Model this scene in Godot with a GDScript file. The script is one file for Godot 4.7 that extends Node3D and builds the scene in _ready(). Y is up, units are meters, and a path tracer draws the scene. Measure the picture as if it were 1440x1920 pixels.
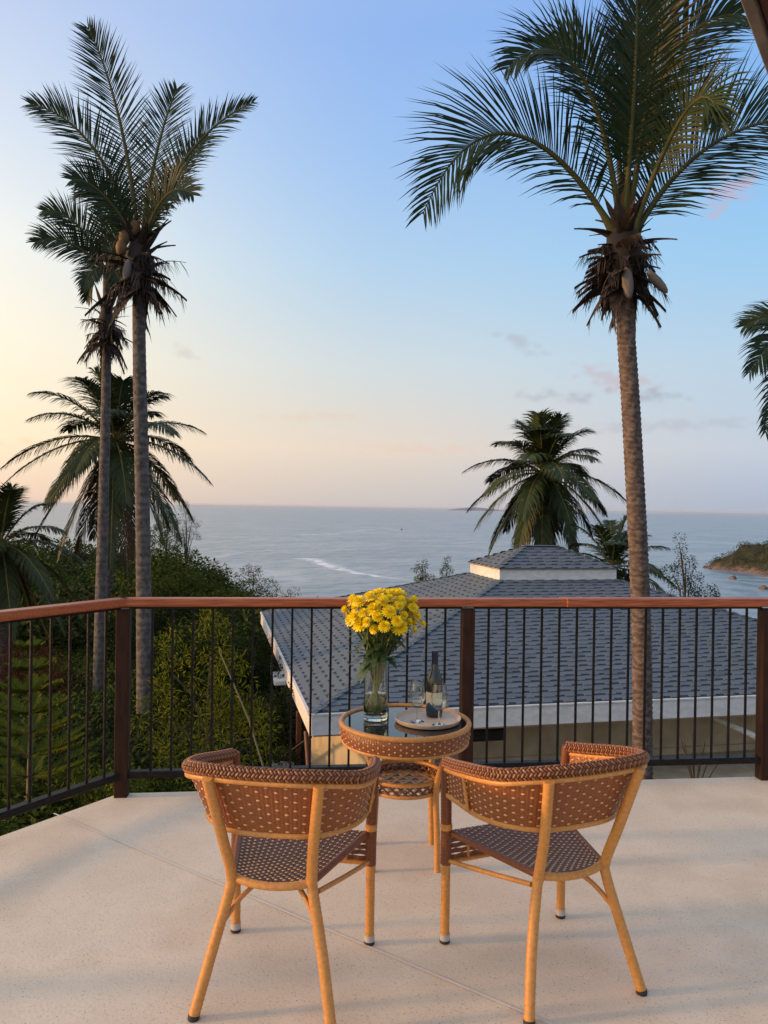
extends Node3D
# A terrace above a bay at sunset: two woven armchairs, a round table, a railing, palms, a neighbour's roof and the sea.

const SUN_AZ := deg_to_rad(-97.0)   # from straight ahead, negative is to the left
const SUN_EL := deg_to_rad(11.0)
const SEA := -45.0
const LEAN := 12.45                 # turn of the neighbour's house, degrees

var M := {}
var used := {}
var rng := RandomNumberGenerator.new()


# ------------------------------------------------------------------ mesh builder
class G:
	var v := PackedVector3Array()
	var n := PackedVector3Array()
	var u := PackedVector2Array()
	var c := PackedColorArray()
	var ix := PackedInt32Array()
	var col := Color.WHITE

	func vert(p: Vector3, nn: Vector3, uv := Vector2.ZERO) -> int:
		v.append(p); n.append(nn); u.append(uv); c.append(col)
		return v.size() - 1

	func tri(a: Vector3, b: Vector3, d: Vector3) -> void:
		var nn := (b - a).cross(d - a).normalized()
		var k := vert(a, nn); vert(b, nn); vert(d, nn)
		ix.append_array([k, k + 2, k + 1])

	func quad(a: Vector3, b: Vector3, d: Vector3, e: Vector3, uvs := []) -> void:
		var nn := (d - a).cross(e - b).normalized()
		var k := v.size()
		var q := [a, b, d, e]
		for j in 4:
			vert(q[j], nn, uvs[j] if uvs.size() else Vector2.ZERO)
		ix.append_array([k, k + 2, k + 1, k, k + 3, k + 2])

	func quad_out(a: Vector3, b: Vector3, d: Vector3, e: Vector3, out: Vector3) -> void:
		if (d - a).cross(e - b).dot(out) >= 0.0:
			quad(a, b, d, e)
		else:
			quad(e, d, b, a)

	func tri_out(a: Vector3, b: Vector3, d: Vector3, out: Vector3) -> void:
		if (b - a).cross(d - a).dot(out) >= 0.0:
			tri(a, b, d)
		else:
			tri(a, d, b)

	func box(ctr: Vector3, size: Vector3, basis := Basis(), ch := 0.0) -> void:
		var h := size * 0.5
		if ch <= 0.0:
			for k in 3:
				for s in [-1.0, 1.0]:
					var o := Vector3.ZERO; o[k] = s * h[k]
					var a := Vector3.ZERO; a[(k + 1) % 3] = h[(k + 1) % 3]
					var b := Vector3.ZERO; b[(k + 2) % 3] = h[(k + 2) % 3]
					quad_out(ctr + basis * (o - a - b), ctr + basis * (o + a - b), ctr + basis * (o + a + b), ctr + basis * (o - a + b), basis * o)
			return
		var m := h - Vector3.ONE * ch
		for k in 3:
			var k1 := (k + 1) % 3
			var k2 := (k + 2) % 3
			for s in [-1.0, 1.0]:
				var o := Vector3.ZERO; o[k] = s * h[k]
				var a := Vector3.ZERO; a[k1] = m[k1]
				var b := Vector3.ZERO; b[k2] = m[k2]
				quad_out(ctr + basis * (o - a - b), ctr + basis * (o + a - b), ctr + basis * (o + a + b), ctr + basis * (o - a + b), basis * o)
			for s1 in [-1.0, 1.0]:
				for s2 in [-1.0, 1.0]:
					var p := Vector3.ZERO; p[k1] = s1 * h[k1]; p[k2] = s2 * m[k2]
					var q := Vector3.ZERO; q[k1] = s1 * m[k1]; q[k2] = s2 * h[k2]
					var l := Vector3.ZERO; l[k] = m[k]
					quad_out(ctr + basis * (p - l), ctr + basis * (p + l), ctr + basis * (q + l), ctr + basis * (q - l), basis * (p + q))
		for sx in [-1.0, 1.0]:
			for sy in [-1.0, 1.0]:
				for sz in [-1.0, 1.0]:
					var s := Vector3(sx, sy, sz)
					var e := s * m
					tri_out(ctr + basis * Vector3(s.x * h.x, e.y, e.z), ctr + basis * Vector3(e.x, s.y * h.y, e.z), ctr + basis * Vector3(e.x, e.y, s.z * h.z), basis * s)

	func tube(pts: Array, rad: Array, sides := 8, caps := true) -> void:
		var m := pts.size()
		var t0: Vector3 = (pts[1] - pts[0]).normalized()
		var nx := t0.cross(Vector3.UP if absf(t0.y) < 0.9 else Vector3.RIGHT).normalized()
		var base := v.size()
		var run := 0.0
		for k in m:
			var t: Vector3 = (pts[mini(k + 1, m - 1)] - pts[maxi(k - 1, 0)]).normalized()
			nx = (nx - t * nx.dot(t)).normalized()
			var ny := t.cross(nx)
			if k > 0:
				run += pts[k].distance_to(pts[k - 1])
			for j in sides + 1:
				var a := TAU * j / sides
				var d := nx * cos(a) + ny * sin(a)
				vert(pts[k] + d * rad[k], d, Vector2(float(j) / sides, run))
		for k in m - 1:
			for j in sides:
				var a := base + k * (sides + 1) + j
				var b := a + sides + 1
				ix.append_array([a, b, a + 1, a + 1, b, b + 1])
		if caps:
			for e in [0, m - 1]:
				var d: Vector3 = (pts[0] - pts[1]).normalized() if e == 0 else (pts[m - 1] - pts[m - 2]).normalized()
				var kc := vert(pts[e], d)
				var first := v.size()
				for j in sides + 1:
					vert(v[base + e * (sides + 1) + j], d)
				for j in sides:
					if e == 0:
						ix.append_array([kc, first + j, first + j + 1])
					else:
						ix.append_array([kc, first + j + 1, first + j])

	func lathe(profile: Array, seg := 32, at := Vector3.ZERO) -> void:
		# profile of (radius, height) from the bottom outside upwards
		var m := profile.size()
		var base := v.size()
		var run := 0.0
		for k in m:
			var d: Vector2 = profile[mini(k + 1, m - 1)] - profile[maxi(k - 1, 0)]
			var nn := Vector2(d.y, -d.x).normalized()
			if k > 0:
				run += profile[k].distance_to(profile[k - 1])
			for j in seg + 1:
				var a := TAU * j / seg
				vert(at + Vector3(cos(a) * profile[k].x, profile[k].y, -sin(a) * profile[k].x), Vector3(cos(a) * nn.x, nn.y, -sin(a) * nn.x), Vector2(float(j) / seg, run))
		for k in m - 1:
			for j in seg:
				var a := base + k * (seg + 1) + j
				var b := a + seg + 1
				ix.append_array([a, b, a + 1, a + 1, b, b + 1])

	func ball(at: Vector3, r: Vector3, basis := Basis(), seg := 10, rings := 6) -> void:
		var base := v.size()
		for k in rings + 1:
			var e := -PI / 2 + PI * k / rings
			for j in seg + 1:
				var a := TAU * j / seg
				var d := Vector3(cos(a) * cos(e), sin(e), -sin(a) * cos(e))
				vert(at + basis * (d * r), (basis * (d / r)).normalized(), Vector2(float(j) / seg, float(k) / rings))
		for k in rings:
			for j in seg:
				var a := base + k * (seg + 1) + j
				var b := a + seg + 1
				ix.append_array([a, b, a + 1, a + 1, b, b + 1])

	func grid(rows: int, cols: int, f: Callable, smooth := true) -> void:
		# f(r, c) -> Vector3; rows and cols are counts of points
		var base := v.size()
		var ps := PackedVector3Array()
		for r in rows:
			for k in cols:
				ps.append(f.call(r, k))
		for r in rows:
			for k in cols:
				var dx := ps[r * cols + mini(k + 1, cols - 1)] - ps[r * cols + maxi(k - 1, 0)]
				var dy := ps[mini(r + 1, rows - 1) * cols + k] - ps[maxi(r - 1, 0) * cols + k]
				vert(ps[r * cols + k], dx.cross(dy).normalized(), Vector2(float(k) / (cols - 1), float(r) / (rows - 1)))
		for r in rows - 1:
			for k in cols - 1:
				var a := base + r * cols + k
				var b := a + cols
				ix.append_array([a, b, a + 1, a + 1, b, b + 1])

	func mesh(mat: Material = null) -> ArrayMesh:
		var arr := []
		arr.resize(Mesh.ARRAY_MAX)
		arr[Mesh.ARRAY_VERTEX] = v
		arr[Mesh.ARRAY_NORMAL] = n
		arr[Mesh.ARRAY_TEX_UV] = u
		arr[Mesh.ARRAY_COLOR] = c
		arr[Mesh.ARRAY_INDEX] = ix
		var m := ArrayMesh.new()
		m.add_surface_from_arrays(Mesh.PRIMITIVE_TRIANGLES, arr)
		if mat:
			m.surface_set_material(0, mat)
		return m


# ------------------------------------------------------------------ scene helpers
func numbered(called: String) -> String:
	var k: int = used.get(called, 0)
	used[called] = k + 1
	return called if k == 0 else "%s_%03d" % [called, k]


func tag(o: Node3D, label: String, category: String, group := "") -> Node3D:
	o.set_meta("label", label)
	o.set_meta("category", category)
	if group:
		o.set_meta("group", group)
	return o


func thing(called: String, label: String, category: String, at := Vector3.ZERO, turn := 0.0, group := "") -> Node3D:
	var o := Node3D.new()
	o.name = numbered(called)
	add_child(o)
	o.position = at
	o.rotation_degrees.y = turn
	tag(o, label, category, group)
	return o


func part(parent: Node, called: String, m: Mesh, mat: Material, kind := "") -> MeshInstance3D:
	var o := MeshInstance3D.new()
	var key := "%d/%s" % [parent.get_instance_id(), called]
	var k: int = used.get(key, 0)
	used[key] = k + 1
	o.name = called if k == 0 else "%s_%03d" % [called, k]
	o.mesh = m
	o.material_override = mat
	parent.add_child(o, true)
	if kind:
		o.set_meta("kind", kind)
	return o


func struct(called: String, m: Mesh, mat: Material, label: String) -> MeshInstance3D:
	var o := MeshInstance3D.new()
	o.name = numbered(called)
	o.mesh = m
	o.material_override = mat
	add_child(o)
	o.set_meta("kind", "structure")
	o.set_meta("label", label)
	o.set_meta("category", called.replace("_", " "))
	return o


func multi(parent: Node, called: String, m: Mesh, mat: Material, xf: Array, cols: Array, kind := "") -> MultiMeshInstance3D:
	var mm := MultiMesh.new()
	mm.transform_format = MultiMesh.TRANSFORM_3D
	mm.use_colors = true
	mm.mesh = m
	mm.instance_count = xf.size()
	for k in xf.size():
		mm.set_instance_transform(k, xf[k])
		mm.set_instance_color(k, cols[k])
	var o := MultiMeshInstance3D.new()
	o.name = called
	o.multimesh = mm
	o.material_override = mat
	parent.add_child(o, true)
	if kind:
		o.set_meta("kind", kind)
	return o


func curve_points(ctrl: Array, step: float) -> Array:
	var cv := Curve3D.new()
	cv.bake_interval = step
	for k in ctrl.size():
		var t: Vector3 = (ctrl[mini(k + 1, ctrl.size() - 1)] - ctrl[maxi(k - 1, 0)]) / 6.0
		cv.add_point(ctrl[k], -t, t)
	var total := cv.get_baked_length()
	var m := maxi(2, roundi(total / step))
	var out := []
	for k in m + 1:
		out.append(cv.sample_baked(total * k / m, true))
	return out


func same(r: float, m: int) -> Array:
	var a := []
	a.resize(m)
	a.fill(r)
	return a


func sm(a: float, b: float, x: float) -> float:
	return smoothstep(a, b, x)


# ------------------------------------------------------------------ materials
func lin(r: float, g: float, b: float) -> Color:
	return Color(r, g, b).linear_to_srgb()


func noise(freq: float, seed_: int, octaves := 4, type := FastNoiseLite.TYPE_SIMPLEX_SMOOTH) -> FastNoiseLite:
	var f := FastNoiseLite.new()
	f.noise_type = type
	f.seed = seed_
	f.frequency = freq
	f.fractal_octaves = octaves
	return f


func ntex(freq: float, seed_: int, stops: Array, size := 256, octaves := 4) -> NoiseTexture2D:
	# stops: [offset, colour (sRGB)] pairs
	var t := NoiseTexture2D.new()
	t.width = size
	t.height = size
	t.seamless = true
	t.noise = noise(freq, seed_, octaves)
	if stops.size():
		var g := Gradient.new()
		var offs := PackedFloat32Array()
		var cols := PackedColorArray()
		for s in stops:
			offs.append(s[0]); cols.append(s[1])
		g.offsets = offs
		g.colors = cols
		t.color_ramp = g
	return t


func mat(name_: String, c: Color, rough := 0.6) -> StandardMaterial3D:
	var m := StandardMaterial3D.new()
	m.resource_name = name_
	m.albedo_color = c
	m.roughness = rough
	M[name_] = m
	return m


func tri_tex(m: StandardMaterial3D, t: Texture2D, scale: Vector3, world := false) -> void:
	m.albedo_texture = t
	m.uv1_triplanar = true
	m.uv1_world_triplanar = world
	m.uv1_scale = scale


func bump(m: StandardMaterial3D, t: Texture2D, cm: float) -> void:
	m.heightmap_enabled = true
	m.heightmap_texture = t
	m.heightmap_scale = cm


func floor_texture() -> ImageTexture:
	var s := 640
	var r := RandomNumberGenerator.new()
	r.seed = 41
	var im := Image.create(s, s, false, Image.FORMAT_RGB8)
	var nz := noise(0.012, 5)
	for y in s:
		for x in s:
			var w := 0.5 + 0.5 * nz.get_noise_2d(x, y)
			var g := r.randf_range(-0.02, 0.02)
			im.set_pixel(x, y, Color(0.895 + g + 0.02 * w, 0.822 + g + 0.015 * w, 0.725 + g))
	for k in 9000:
		var x := r.randi_range(1, s - 4)
		var y := r.randi_range(1, s - 4)
		var p := r.randf()
		var c := Color(0.74, 0.67, 0.585) if p < 0.5 else (Color(0.91, 0.86, 0.78) if p < 0.90 else (Color(0.52, 0.46, 0.40) if p < 0.96 else Color(0.76, 0.61, 0.48)))
		im.fill_rect(Rect2i(x, y, r.randi_range(1, 3), r.randi_range(1, 2)), c)
	return ImageTexture.create_from_image(im)


func materials() -> void:
	var fl := mat("terrazzo", Color(1, 1, 1), 0.75)
	tri_tex(fl, floor_texture(), Vector3.ONE / 0.9, true)
	fl.detail_enabled = true
	fl.detail_blend_mode = BaseMaterial3D.BLEND_MODE_MUL
	fl.detail_albedo = ntex(0.02, 9, [[0.2, Color(0.955, 0.945, 0.935)], [0.5, Color(1, 1, 1)], [0.8, Color(0.975, 0.97, 0.965)]], 256, 6)
	fl.detail_uv_layer = BaseMaterial3D.DETAIL_UV_2
	fl.uv2_triplanar = true
	fl.uv2_world_triplanar = true
	fl.uv2_scale = Vector3.ONE / 3.7
	bump(fl, ntex(0.22, 3, [], 256, 3), 0.05)
	mat("joint", lin(0.78, 0.69, 0.58), 0.8)
	var wd := mat("red_wood", Color.WHITE, 0.42)
	tri_tex(wd, ntex(0.02, 21, [[0.2, lin(0.22, 0.046, 0.012)], [0.5, lin(0.36, 0.085, 0.022)], [0.8, lin(0.46, 0.125, 0.036)]], 256, 5), Vector3(0.7, 14, 14))
	wd.clearcoat_enabled = true
	wd.clearcoat = 0.1
	wd.clearcoat_roughness = 0.35
	var bm := mat("black_metal", Color.WHITE, 0.42)
	tri_tex(bm, ntex(0.05, 23, [[0.3, lin(0.012, 0.010, 0.009)], [0.7, lin(0.022, 0.018, 0.016)]], 128), Vector3.ONE * 4)
	bm.metallic_specular = 0.25
	var pm := mat("post_paint", Color.WHITE, 0.6)
	pm.metallic_specular = 0.3
	tri_tex(pm, ntex(0.03, 24, [[0.3, lin(0.028, 0.011, 0.006)], [0.7, lin(0.042, 0.017, 0.009)]], 128), Vector3(6, 1, 6))
	var tan := mat("cane_tan", Color.WHITE, 0.42)
	tri_tex(tan, ntex(0.04, 31, [[0.2, lin(0.50, 0.21, 0.044)], [0.5, lin(0.58, 0.255, 0.058)], [0.8, lin(0.64, 0.30, 0.08)]], 256, 5), Vector3.ONE * 5)
	var dots := mat("cane_pale", Color.WHITE, 0.45)
	tri_tex(dots, ntex(0.08, 32, [[0.3, lin(0.56, 0.32, 0.14)], [0.7, lin(0.72, 0.47, 0.24)]], 128), Vector3.ONE * 9)
	var br := mat("cane_brown", Color.WHITE, 0.42)
	tri_tex(br, ntex(0.06, 33, [[0.2, lin(0.13, 0.037, 0.011)], [0.5, lin(0.19, 0.055, 0.016)], [0.8, lin(0.25, 0.078, 0.024)]], 256, 5), Vector3.ONE * 7)
	var bk := mat("cane_back", Color.WHITE, 0.42)
	tri_tex(bk, ntex(0.06, 36, [[0.2, lin(0.19, 0.052, 0.010)], [0.5, lin(0.255, 0.073, 0.015)], [0.8, lin(0.32, 0.10, 0.024)]], 256, 5), Vector3.ONE * 7)
	var rm := mat("cane_rim", Color.WHITE, 0.38)
	tri_tex(rm, ntex(0.06, 37, [[0.2, lin(0.26, 0.105, 0.040)], [0.8, lin(0.42, 0.20, 0.085)]], 256, 5), Vector3.ONE * 7)
	var st := mat("cane_seat", Color.WHITE, 0.42)
	tri_tex(st, ntex(0.06, 34, [[0.2, lin(0.085, 0.030, 0.018)], [0.8, lin(0.155, 0.056, 0.032)]], 256, 5), Vector3.ONE * 7)
	mat("cap_pale", lin(0.45, 0.42, 0.38), 0.5)
	mat("cap_black", lin(0.02, 0.02, 0.02), 0.6)
	var gl := mat("black_glass", lin(0.012, 0.014, 0.016), 0.03)
	gl.metallic_specular = 0.6
	var pane := mat("clear_glass", Color(1, 1, 1, 0.06), 0.02)
	pane.transparency = BaseMaterial3D.TRANSPARENCY_ALPHA
	var solid := mat("thick_glass", Color(0.97, 0.99, 0.97, 0.0), 0.0)
	solid.refraction_enabled = true
	solid.refraction_scale = 0.05
	var water := mat("vase_water", Color(0.90, 0.93, 0.80, 0.0), 0.0)
	water.refraction_enabled = true
	water.refraction_scale = 0.033
	var bot := mat("bottle_glass", lin(0.012, 0.014, 0.006), 0.06)
	bot.clearcoat_enabled = true
	bot.clearcoat = 0.5
	mat("bottle_foil", lin(0.010, 0.012, 0.045), 0.35)
	mat("bottle_label", Color.WHITE, 0.6).albedo_texture = label_texture()
	var tw := mat("tray_wood", Color.WHITE, 0.5)
	tri_tex(tw, ntex(0.02, 51, [[0.2, lin(0.54, 0.40, 0.29)], [0.5, lin(0.62, 0.48, 0.36)], [0.8, lin(0.69, 0.55, 0.43)]], 256, 5), Vector3(3, 3, 26))
	var stem := mat("stem_green", Color.WHITE, 0.5)
	tri_tex(stem, ntex(0.05, 52, [[0.3, lin(0.16, 0.20, 0.035)], [0.7, lin(0.34, 0.37, 0.10)]], 128), Vector3(20, 4, 20))
	var lf := mat("flower_leaf", Color.WHITE, 0.5)
	tri_tex(lf, ntex(0.05, 53, [[0.3, lin(0.020, 0.045, 0.012)], [0.7, lin(0.05, 0.09, 0.025)]], 128), Vector3.ONE * 8)
	lf.backlight_enabled = true
	lf.backlight = Color(0.25, 0.25, 0.25)
	var pt := mat("petal", lin(0.95, 0.77, 0.012), 0.5)
	pt.vertex_color_use_as_albedo = true
	pt.backlight_enabled = true
	pt.backlight = Color(0.45, 0.45, 0.45)
	mat("flower_eye", lin(0.62, 0.33, 0.02), 0.7)
	for k in 3:
		var sh := mat("shingle_%d" % k, Color.WHITE, 0.85)
		var f: float = [0.95, 1.0, 1.06][k]
		tri_tex(sh, ntex(0.12, 60 + k, [[0.25, lin(0.084 * f, 0.110 * f, 0.131 * f)], [0.5, lin(0.108 * f, 0.136 * f, 0.160 * f)], [0.75, lin(0.134 * f, 0.164 * f, 0.188 * f)]], 256, 5), Vector3.ONE * 1.3, true)
		sh.vertex_color_use_as_albedo = true
		bump(sh, ntex(0.3, 70, [], 128, 3), 0.15)
	mat("shingle_under", lin(0.034, 0.043, 0.056), 0.9)
	var fas := mat("white_paint", Color.WHITE, 0.6)
	tri_tex(fas, ntex(0.02, 81, [[0.3, lin(0.62, 0.60, 0.57)], [0.7, lin(0.72, 0.71, 0.68)]], 256, 5), Vector3(1, 2, 1), true)
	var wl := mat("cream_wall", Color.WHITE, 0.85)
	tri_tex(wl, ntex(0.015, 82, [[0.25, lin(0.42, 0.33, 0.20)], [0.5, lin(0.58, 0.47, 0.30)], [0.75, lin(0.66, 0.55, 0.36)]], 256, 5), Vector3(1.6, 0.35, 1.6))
	var sw := mat("shade_wall", Color.WHITE, 0.9)  # darker copy of the house wall, the eave's shade put into its colour
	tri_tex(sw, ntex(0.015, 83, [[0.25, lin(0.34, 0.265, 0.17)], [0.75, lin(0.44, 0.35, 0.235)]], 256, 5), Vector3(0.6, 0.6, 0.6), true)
	mat("brown_timber", lin(0.12, 0.045, 0.022), 0.6)
	mat("pvc", lin(0.52, 0.52, 0.50), 0.45)
	mat("clay_pot", lin(0.40, 0.33, 0.28), 0.8)
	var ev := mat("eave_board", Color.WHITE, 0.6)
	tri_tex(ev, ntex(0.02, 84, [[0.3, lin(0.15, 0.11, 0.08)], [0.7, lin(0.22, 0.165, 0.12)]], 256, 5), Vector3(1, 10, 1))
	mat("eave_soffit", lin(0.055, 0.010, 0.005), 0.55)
	var tk := mat("palm_trunk", Color.WHITE, 0.95)
	tri_tex(tk, ntex(0.03, 91, [[0.2, lin(0.050, 0.035, 0.029)], [0.5, lin(0.112, 0.080, 0.065)], [0.8, lin(0.195, 0.148, 0.122)]], 256, 6), Vector3(1.3, 1.9, 1.3))
	bump(tk, ntex(0.08, 92, [], 256, 5), 0.6)
	var tg := mat("palm_trunk_grey", Color.WHITE, 0.95)
	tri_tex(tg, ntex(0.03, 93, [[0.2, lin(0.050, 0.042, 0.038)], [0.5, lin(0.100, 0.085, 0.077)], [0.8, lin(0.160, 0.142, 0.130)]], 256, 6), Vector3(1.2, 1.1, 1.2))
	bump(tg, ntex(0.08, 94, [], 256, 5), 0.6)
	var fr := mat("frond", Color.WHITE, 0.52)
	fr.metallic_specular = 0.3
	fr.vertex_color_use_as_albedo = true
	fr.backlight_enabled = true
	fr.backlight = Color(0.14, 0.14, 0.14)
	var dry := mat("dry_leaf", Color.WHITE, 0.85)
	dry.vertex_color_use_as_albedo = true
	mat("spathe", lin(0.17, 0.14, 0.12), 0.85)
	mat("coconut", lin(0.13, 0.065, 0.02), 0.7)
	var fo := mat("foliage", Color.WHITE, 0.8)
	fo.metallic_specular = 0.2
	fo.vertex_color_use_as_albedo = true
	fo.backlight_enabled = true
	fo.backlight = Color(0.3, 0.3, 0.3)
	var bk2 := mat("bark", Color.WHITE, 0.95)
	tri_tex(bk2, ntex(0.04, 95, [[0.3, lin(0.05, 0.036, 0.026)], [0.7, lin(0.11, 0.082, 0.06)]], 128), Vector3(4, 1, 4))
	mat("pale_stick", lin(0.17, 0.145, 0.075), 0.8)
	var so := mat("soil", Color.WHITE, 1.0)
	tri_tex(so, ntex(0.03, 96, [[0.2, lin(0.022, 0.028, 0.010)], [0.5, lin(0.040, 0.042, 0.018)], [0.8, lin(0.085, 0.055, 0.03)]], 256, 5), Vector3.ONE * 0.12, true)
	var rk := mat("rock", Color.WHITE, 0.9)
	tri_tex(rk, ntex(0.02, 97, [[0.2, lin(0.055, 0.034, 0.026)], [0.5, lin(0.12, 0.075, 0.055)], [0.8, lin(0.22, 0.145, 0.11)]], 256, 5), Vector3.ONE * 0.03, true)
	var se := mat("sea_water", Color.WHITE, 0.3)
	tri_tex(se, ntex(0.012, 98, [[0.3, lin(0.155, 0.195, 0.215)], [0.5, lin(0.19, 0.23, 0.245)], [0.7, lin(0.23, 0.265, 0.275)]], 512, 5), Vector3.ONE / 900.0, true)
	se.normal_enabled = true
	var nm := ntex(0.05, 99, [], 512, 4)
	nm.as_normal_map = true
	nm.bump_strength = 6.0
	se.normal_texture = nm
	se.normal_scale = 0.24
	var fm := mat("foam", lin(0.88, 0.90, 0.91), 0.8)
	fm.vertex_color_use_as_albedo = true
	fm.transparency = BaseMaterial3D.TRANSPARENCY_ALPHA
	mat("far_land", lin(0.10, 0.12, 0.15), 1.0)
	mat("boat_hull", lin(0.05, 0.05, 0.06), 0.6)


func label_texture() -> ImageTexture:
	var w := 256
	var h := 192
	var im := Image.create(w, h, false, Image.FORMAT_RGB8)
	im.fill(Color(0.90, 0.84, 0.74))
	var nz := noise(0.02, 77)
	for x in w:
		var top := int(118 + 26.0 * nz.get_noise_2d(x, 0) + 18.0 * sin(x * 0.045))
		for y in range(top, h):
			im.set_pixel(x, y, Color(0.20, 0.36, 0.46).lerp(Color(0.07, 0.14, 0.26), clampf((y - top) / 60.0, 0, 1)))
	return ImageTexture.create_from_image(im)


# ------------------------------------------------------------------ sky
func sky_color(gaz: float, el: float) -> Color:
	var azs := [0.0, 71.0, 97.0, 123.0, 180.0]
	var els := [0.0, 4.0, 10.0, 17.0, 24.0, 31.0, 60.0, 90.0]
	var tab := [  # rear row and top columns, out of view, made brighter to light the terrace
		[[255, 196, 130], [255, 216, 155], [255, 232, 190], [252, 240, 220], [236, 236, 236], [214, 220, 234], [208, 214, 228], [200, 206, 222]],
		[[240, 208, 182], [254, 232, 198], [252, 241, 218], [238, 240, 236], [212, 224, 240], [188, 206, 239], [196, 207, 228], [200, 206, 222]],
		[[206, 198, 194], [232, 217, 202], [210, 221, 226], [180, 211, 238], [160, 196, 242], [148, 184, 240], [190, 203, 228], [200, 206, 222]],
		[[172, 184, 204], [198, 208, 221], [187, 212, 232], [158, 205, 242], [143, 192, 242], [130, 178, 239], [188, 200, 226], [200, 206, 222]],
		[[176, 170, 180], [206, 192, 198], [212, 200, 208], [196, 196, 216], [178, 188, 220], [170, 184, 220], [192, 202, 224], [200, 206, 222]]]
	var a := 0
	while a < 3 and gaz > azs[a + 1]:
		a += 1
	var e := 0
	while e < 6 and el > els[e + 1]:
		e += 1
	var ta := sm(azs[a], azs[a + 1], gaz) * 0.4 + 0.6 * clampf((gaz - azs[a]) / (azs[a + 1] - azs[a]), 0, 1)
	var te := clampf((el - els[e]) / (els[e + 1] - els[e]), 0, 1)
	var out := Vector3.ZERO
	for p in [[a, e, (1 - ta) * (1 - te)], [a + 1, e, ta * (1 - te)], [a, e + 1, (1 - ta) * te], [a + 1, e + 1, ta * te]]:
		var q = tab[p[0]][p[1]]
		out += Vector3(q[0], q[1], q[2]) * float(p[2])
	var col := Color(out.x / 255.0, out.y / 255.0, out.z / 255.0).srgb_to_linear()
	var boost := 1.0 + 3.2 * exp(-pow(gaz / 38.0, 2.0)) * exp(-pow(el / 26.0, 2.0))  # unseen sky round the sun, brightened to throw soft warm light on the terrace
	return Color(col.r * boost, col.g * boost, col.b * boost)


func make_sky() -> Sky:
	var w := 2048
	var h := 1024
	# colours on a coarse grid first, then spread over the picture
	var cw := 256
	var chh := 180
	var pad := 8
	var coarse := Image.create(cw + 2 * pad, chh, false, Image.FORMAT_RGBF)
	for y in chh:
		var el := 90.0 * y / (chh - 1)
		for x in cw + 2 * pad:
			var az := 360.0 * (x - pad + 0.5) / cw
			var g := absf(fposmod(az - rad_to_deg(SUN_AZ) + 180.0, 360.0) - 180.0)
			coarse.set_pixel(x, chh - 1 - y, sky_color(g, el))
	var f := w / cw
	coarse.resize(w + 2 * pad * f, h / 2, Image.INTERPOLATE_CUBIC)
	var im := Image.create(w, h, false, Image.FORMAT_RGBF)
	im.blit_rect(coarse, Rect2i(pad * f, 0, w, h / 2), Vector2i.ZERO)
	im.fill_rect(Rect2i(0, h / 2, w, h / 2), Color(0.16, 0.20, 0.25))
	# small clouds: azimuth, elevation, half width, half height (degrees), tilt, strength, colour
	var nz := noise(0.35, 12, 5)
	var clouds := [
		[9.4, 11.9, 1.9, 0.65, -0.35, 0.30, Color(0.66, 0.61, 0.62)], [16.2, 9.1, 3.2, 0.95, -0.22, 0.48, Color(0.80, 0.68, 0.70)], [18.2, 8.1, 2.4, 0.55, -0.1, 0.36, Color(0.56, 0.58, 0.66)],
		[11.1, 8.2, 1.9, 0.42, 0.0, 0.32, Color(0.56, 0.58, 0.65)], [13.5, 8.0, 1.6, 0.42, -0.05, 0.32, Color(0.56, 0.58, 0.65)], [23.3, 20.6, 1.7, 1.3, 0.4, 0.5, Color(0.86, 0.66, 0.66)],
		[-14.6, 10.8, 1.3, 0.45, -0.2, 0.25, Color(0.72, 0.66, 0.62)], [-5.5, 6.6, 4.2, 0.35, 0.02, 0.38, Color(0.93, 0.80, 0.68)], [2.5, 4.4, 6.5, 0.4, 0.0, 0.22, Color(0.93, 0.74, 0.66)], [20.0, 6.0, 8.0, 0.5, 0.02, 0.22, Color(0.64, 0.60, 0.66)],
		[-20.0, 4.0, 6.0, 0.5, 0.0, 0.25, Color(0.98, 0.78, 0.58)], [44.0, 9.0, 7.0, 1.0, 0.0, 0.35, Color(0.66, 0.55, 0.58)], [-52.0, 10.0, 9.0, 1.2, 0.05, 0.4, Color(1.0, 0.85, 0.65)], [120.0, 8.0, 10.0, 1.2, 0.0, 0.35, Color(0.55, 0.50, 0.58)], [-130.0, 11.0, 9.0, 1.4, 0.0, 0.3, Color(0.70, 0.6, 0.58)]]
	for cl in clouds:
		var x0 := int((cl[0] - cl[2] * 2.2) / 360.0 * w)
		var x1 := int((cl[0] + cl[2] * 2.2) / 360.0 * w)
		var y0 := int((90.0 - cl[1] - cl[3] * 3.0 - cl[2] * absf(cl[4])) / 180.0 * h)
		var y1 := int((90.0 - cl[1] + cl[3] * 3.0 + cl[2] * absf(cl[4])) / 180.0 * h)
		for y in range(maxi(y0, 0), mini(y1, h / 2)):
			for x in range(x0, x1):
				var dx: float = (360.0 * x / w - cl[0]) / cl[2]
				var dy: float = (90.0 - 180.0 * y / h - cl[1]) / cl[3] - cl[4] * dx * cl[2] / cl[3]
				var q := 0.9 * nz.get_noise_2d(x * 0.35, y * 0.8)
				var a := clampf((1.0 + q * 1.3 - sqrt(dx * dx + dy * dy)) * 1.15, 0.0, 1.0)
				a = a * a * (3.0 - 2.0 * a) * float(cl[5])
				if a > 0.0:
					var at := Vector2i(posmod(x, w), y)
					im.set_pixelv(at, im.get_pixelv(at).lerp(cl[6].srgb_to_linear(), a))
	var ps := PanoramaSkyMaterial.new()
	ps.panorama = ImageTexture.create_from_image(im)
	var s := Sky.new()
	s.sky_material = ps
	return s


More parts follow.
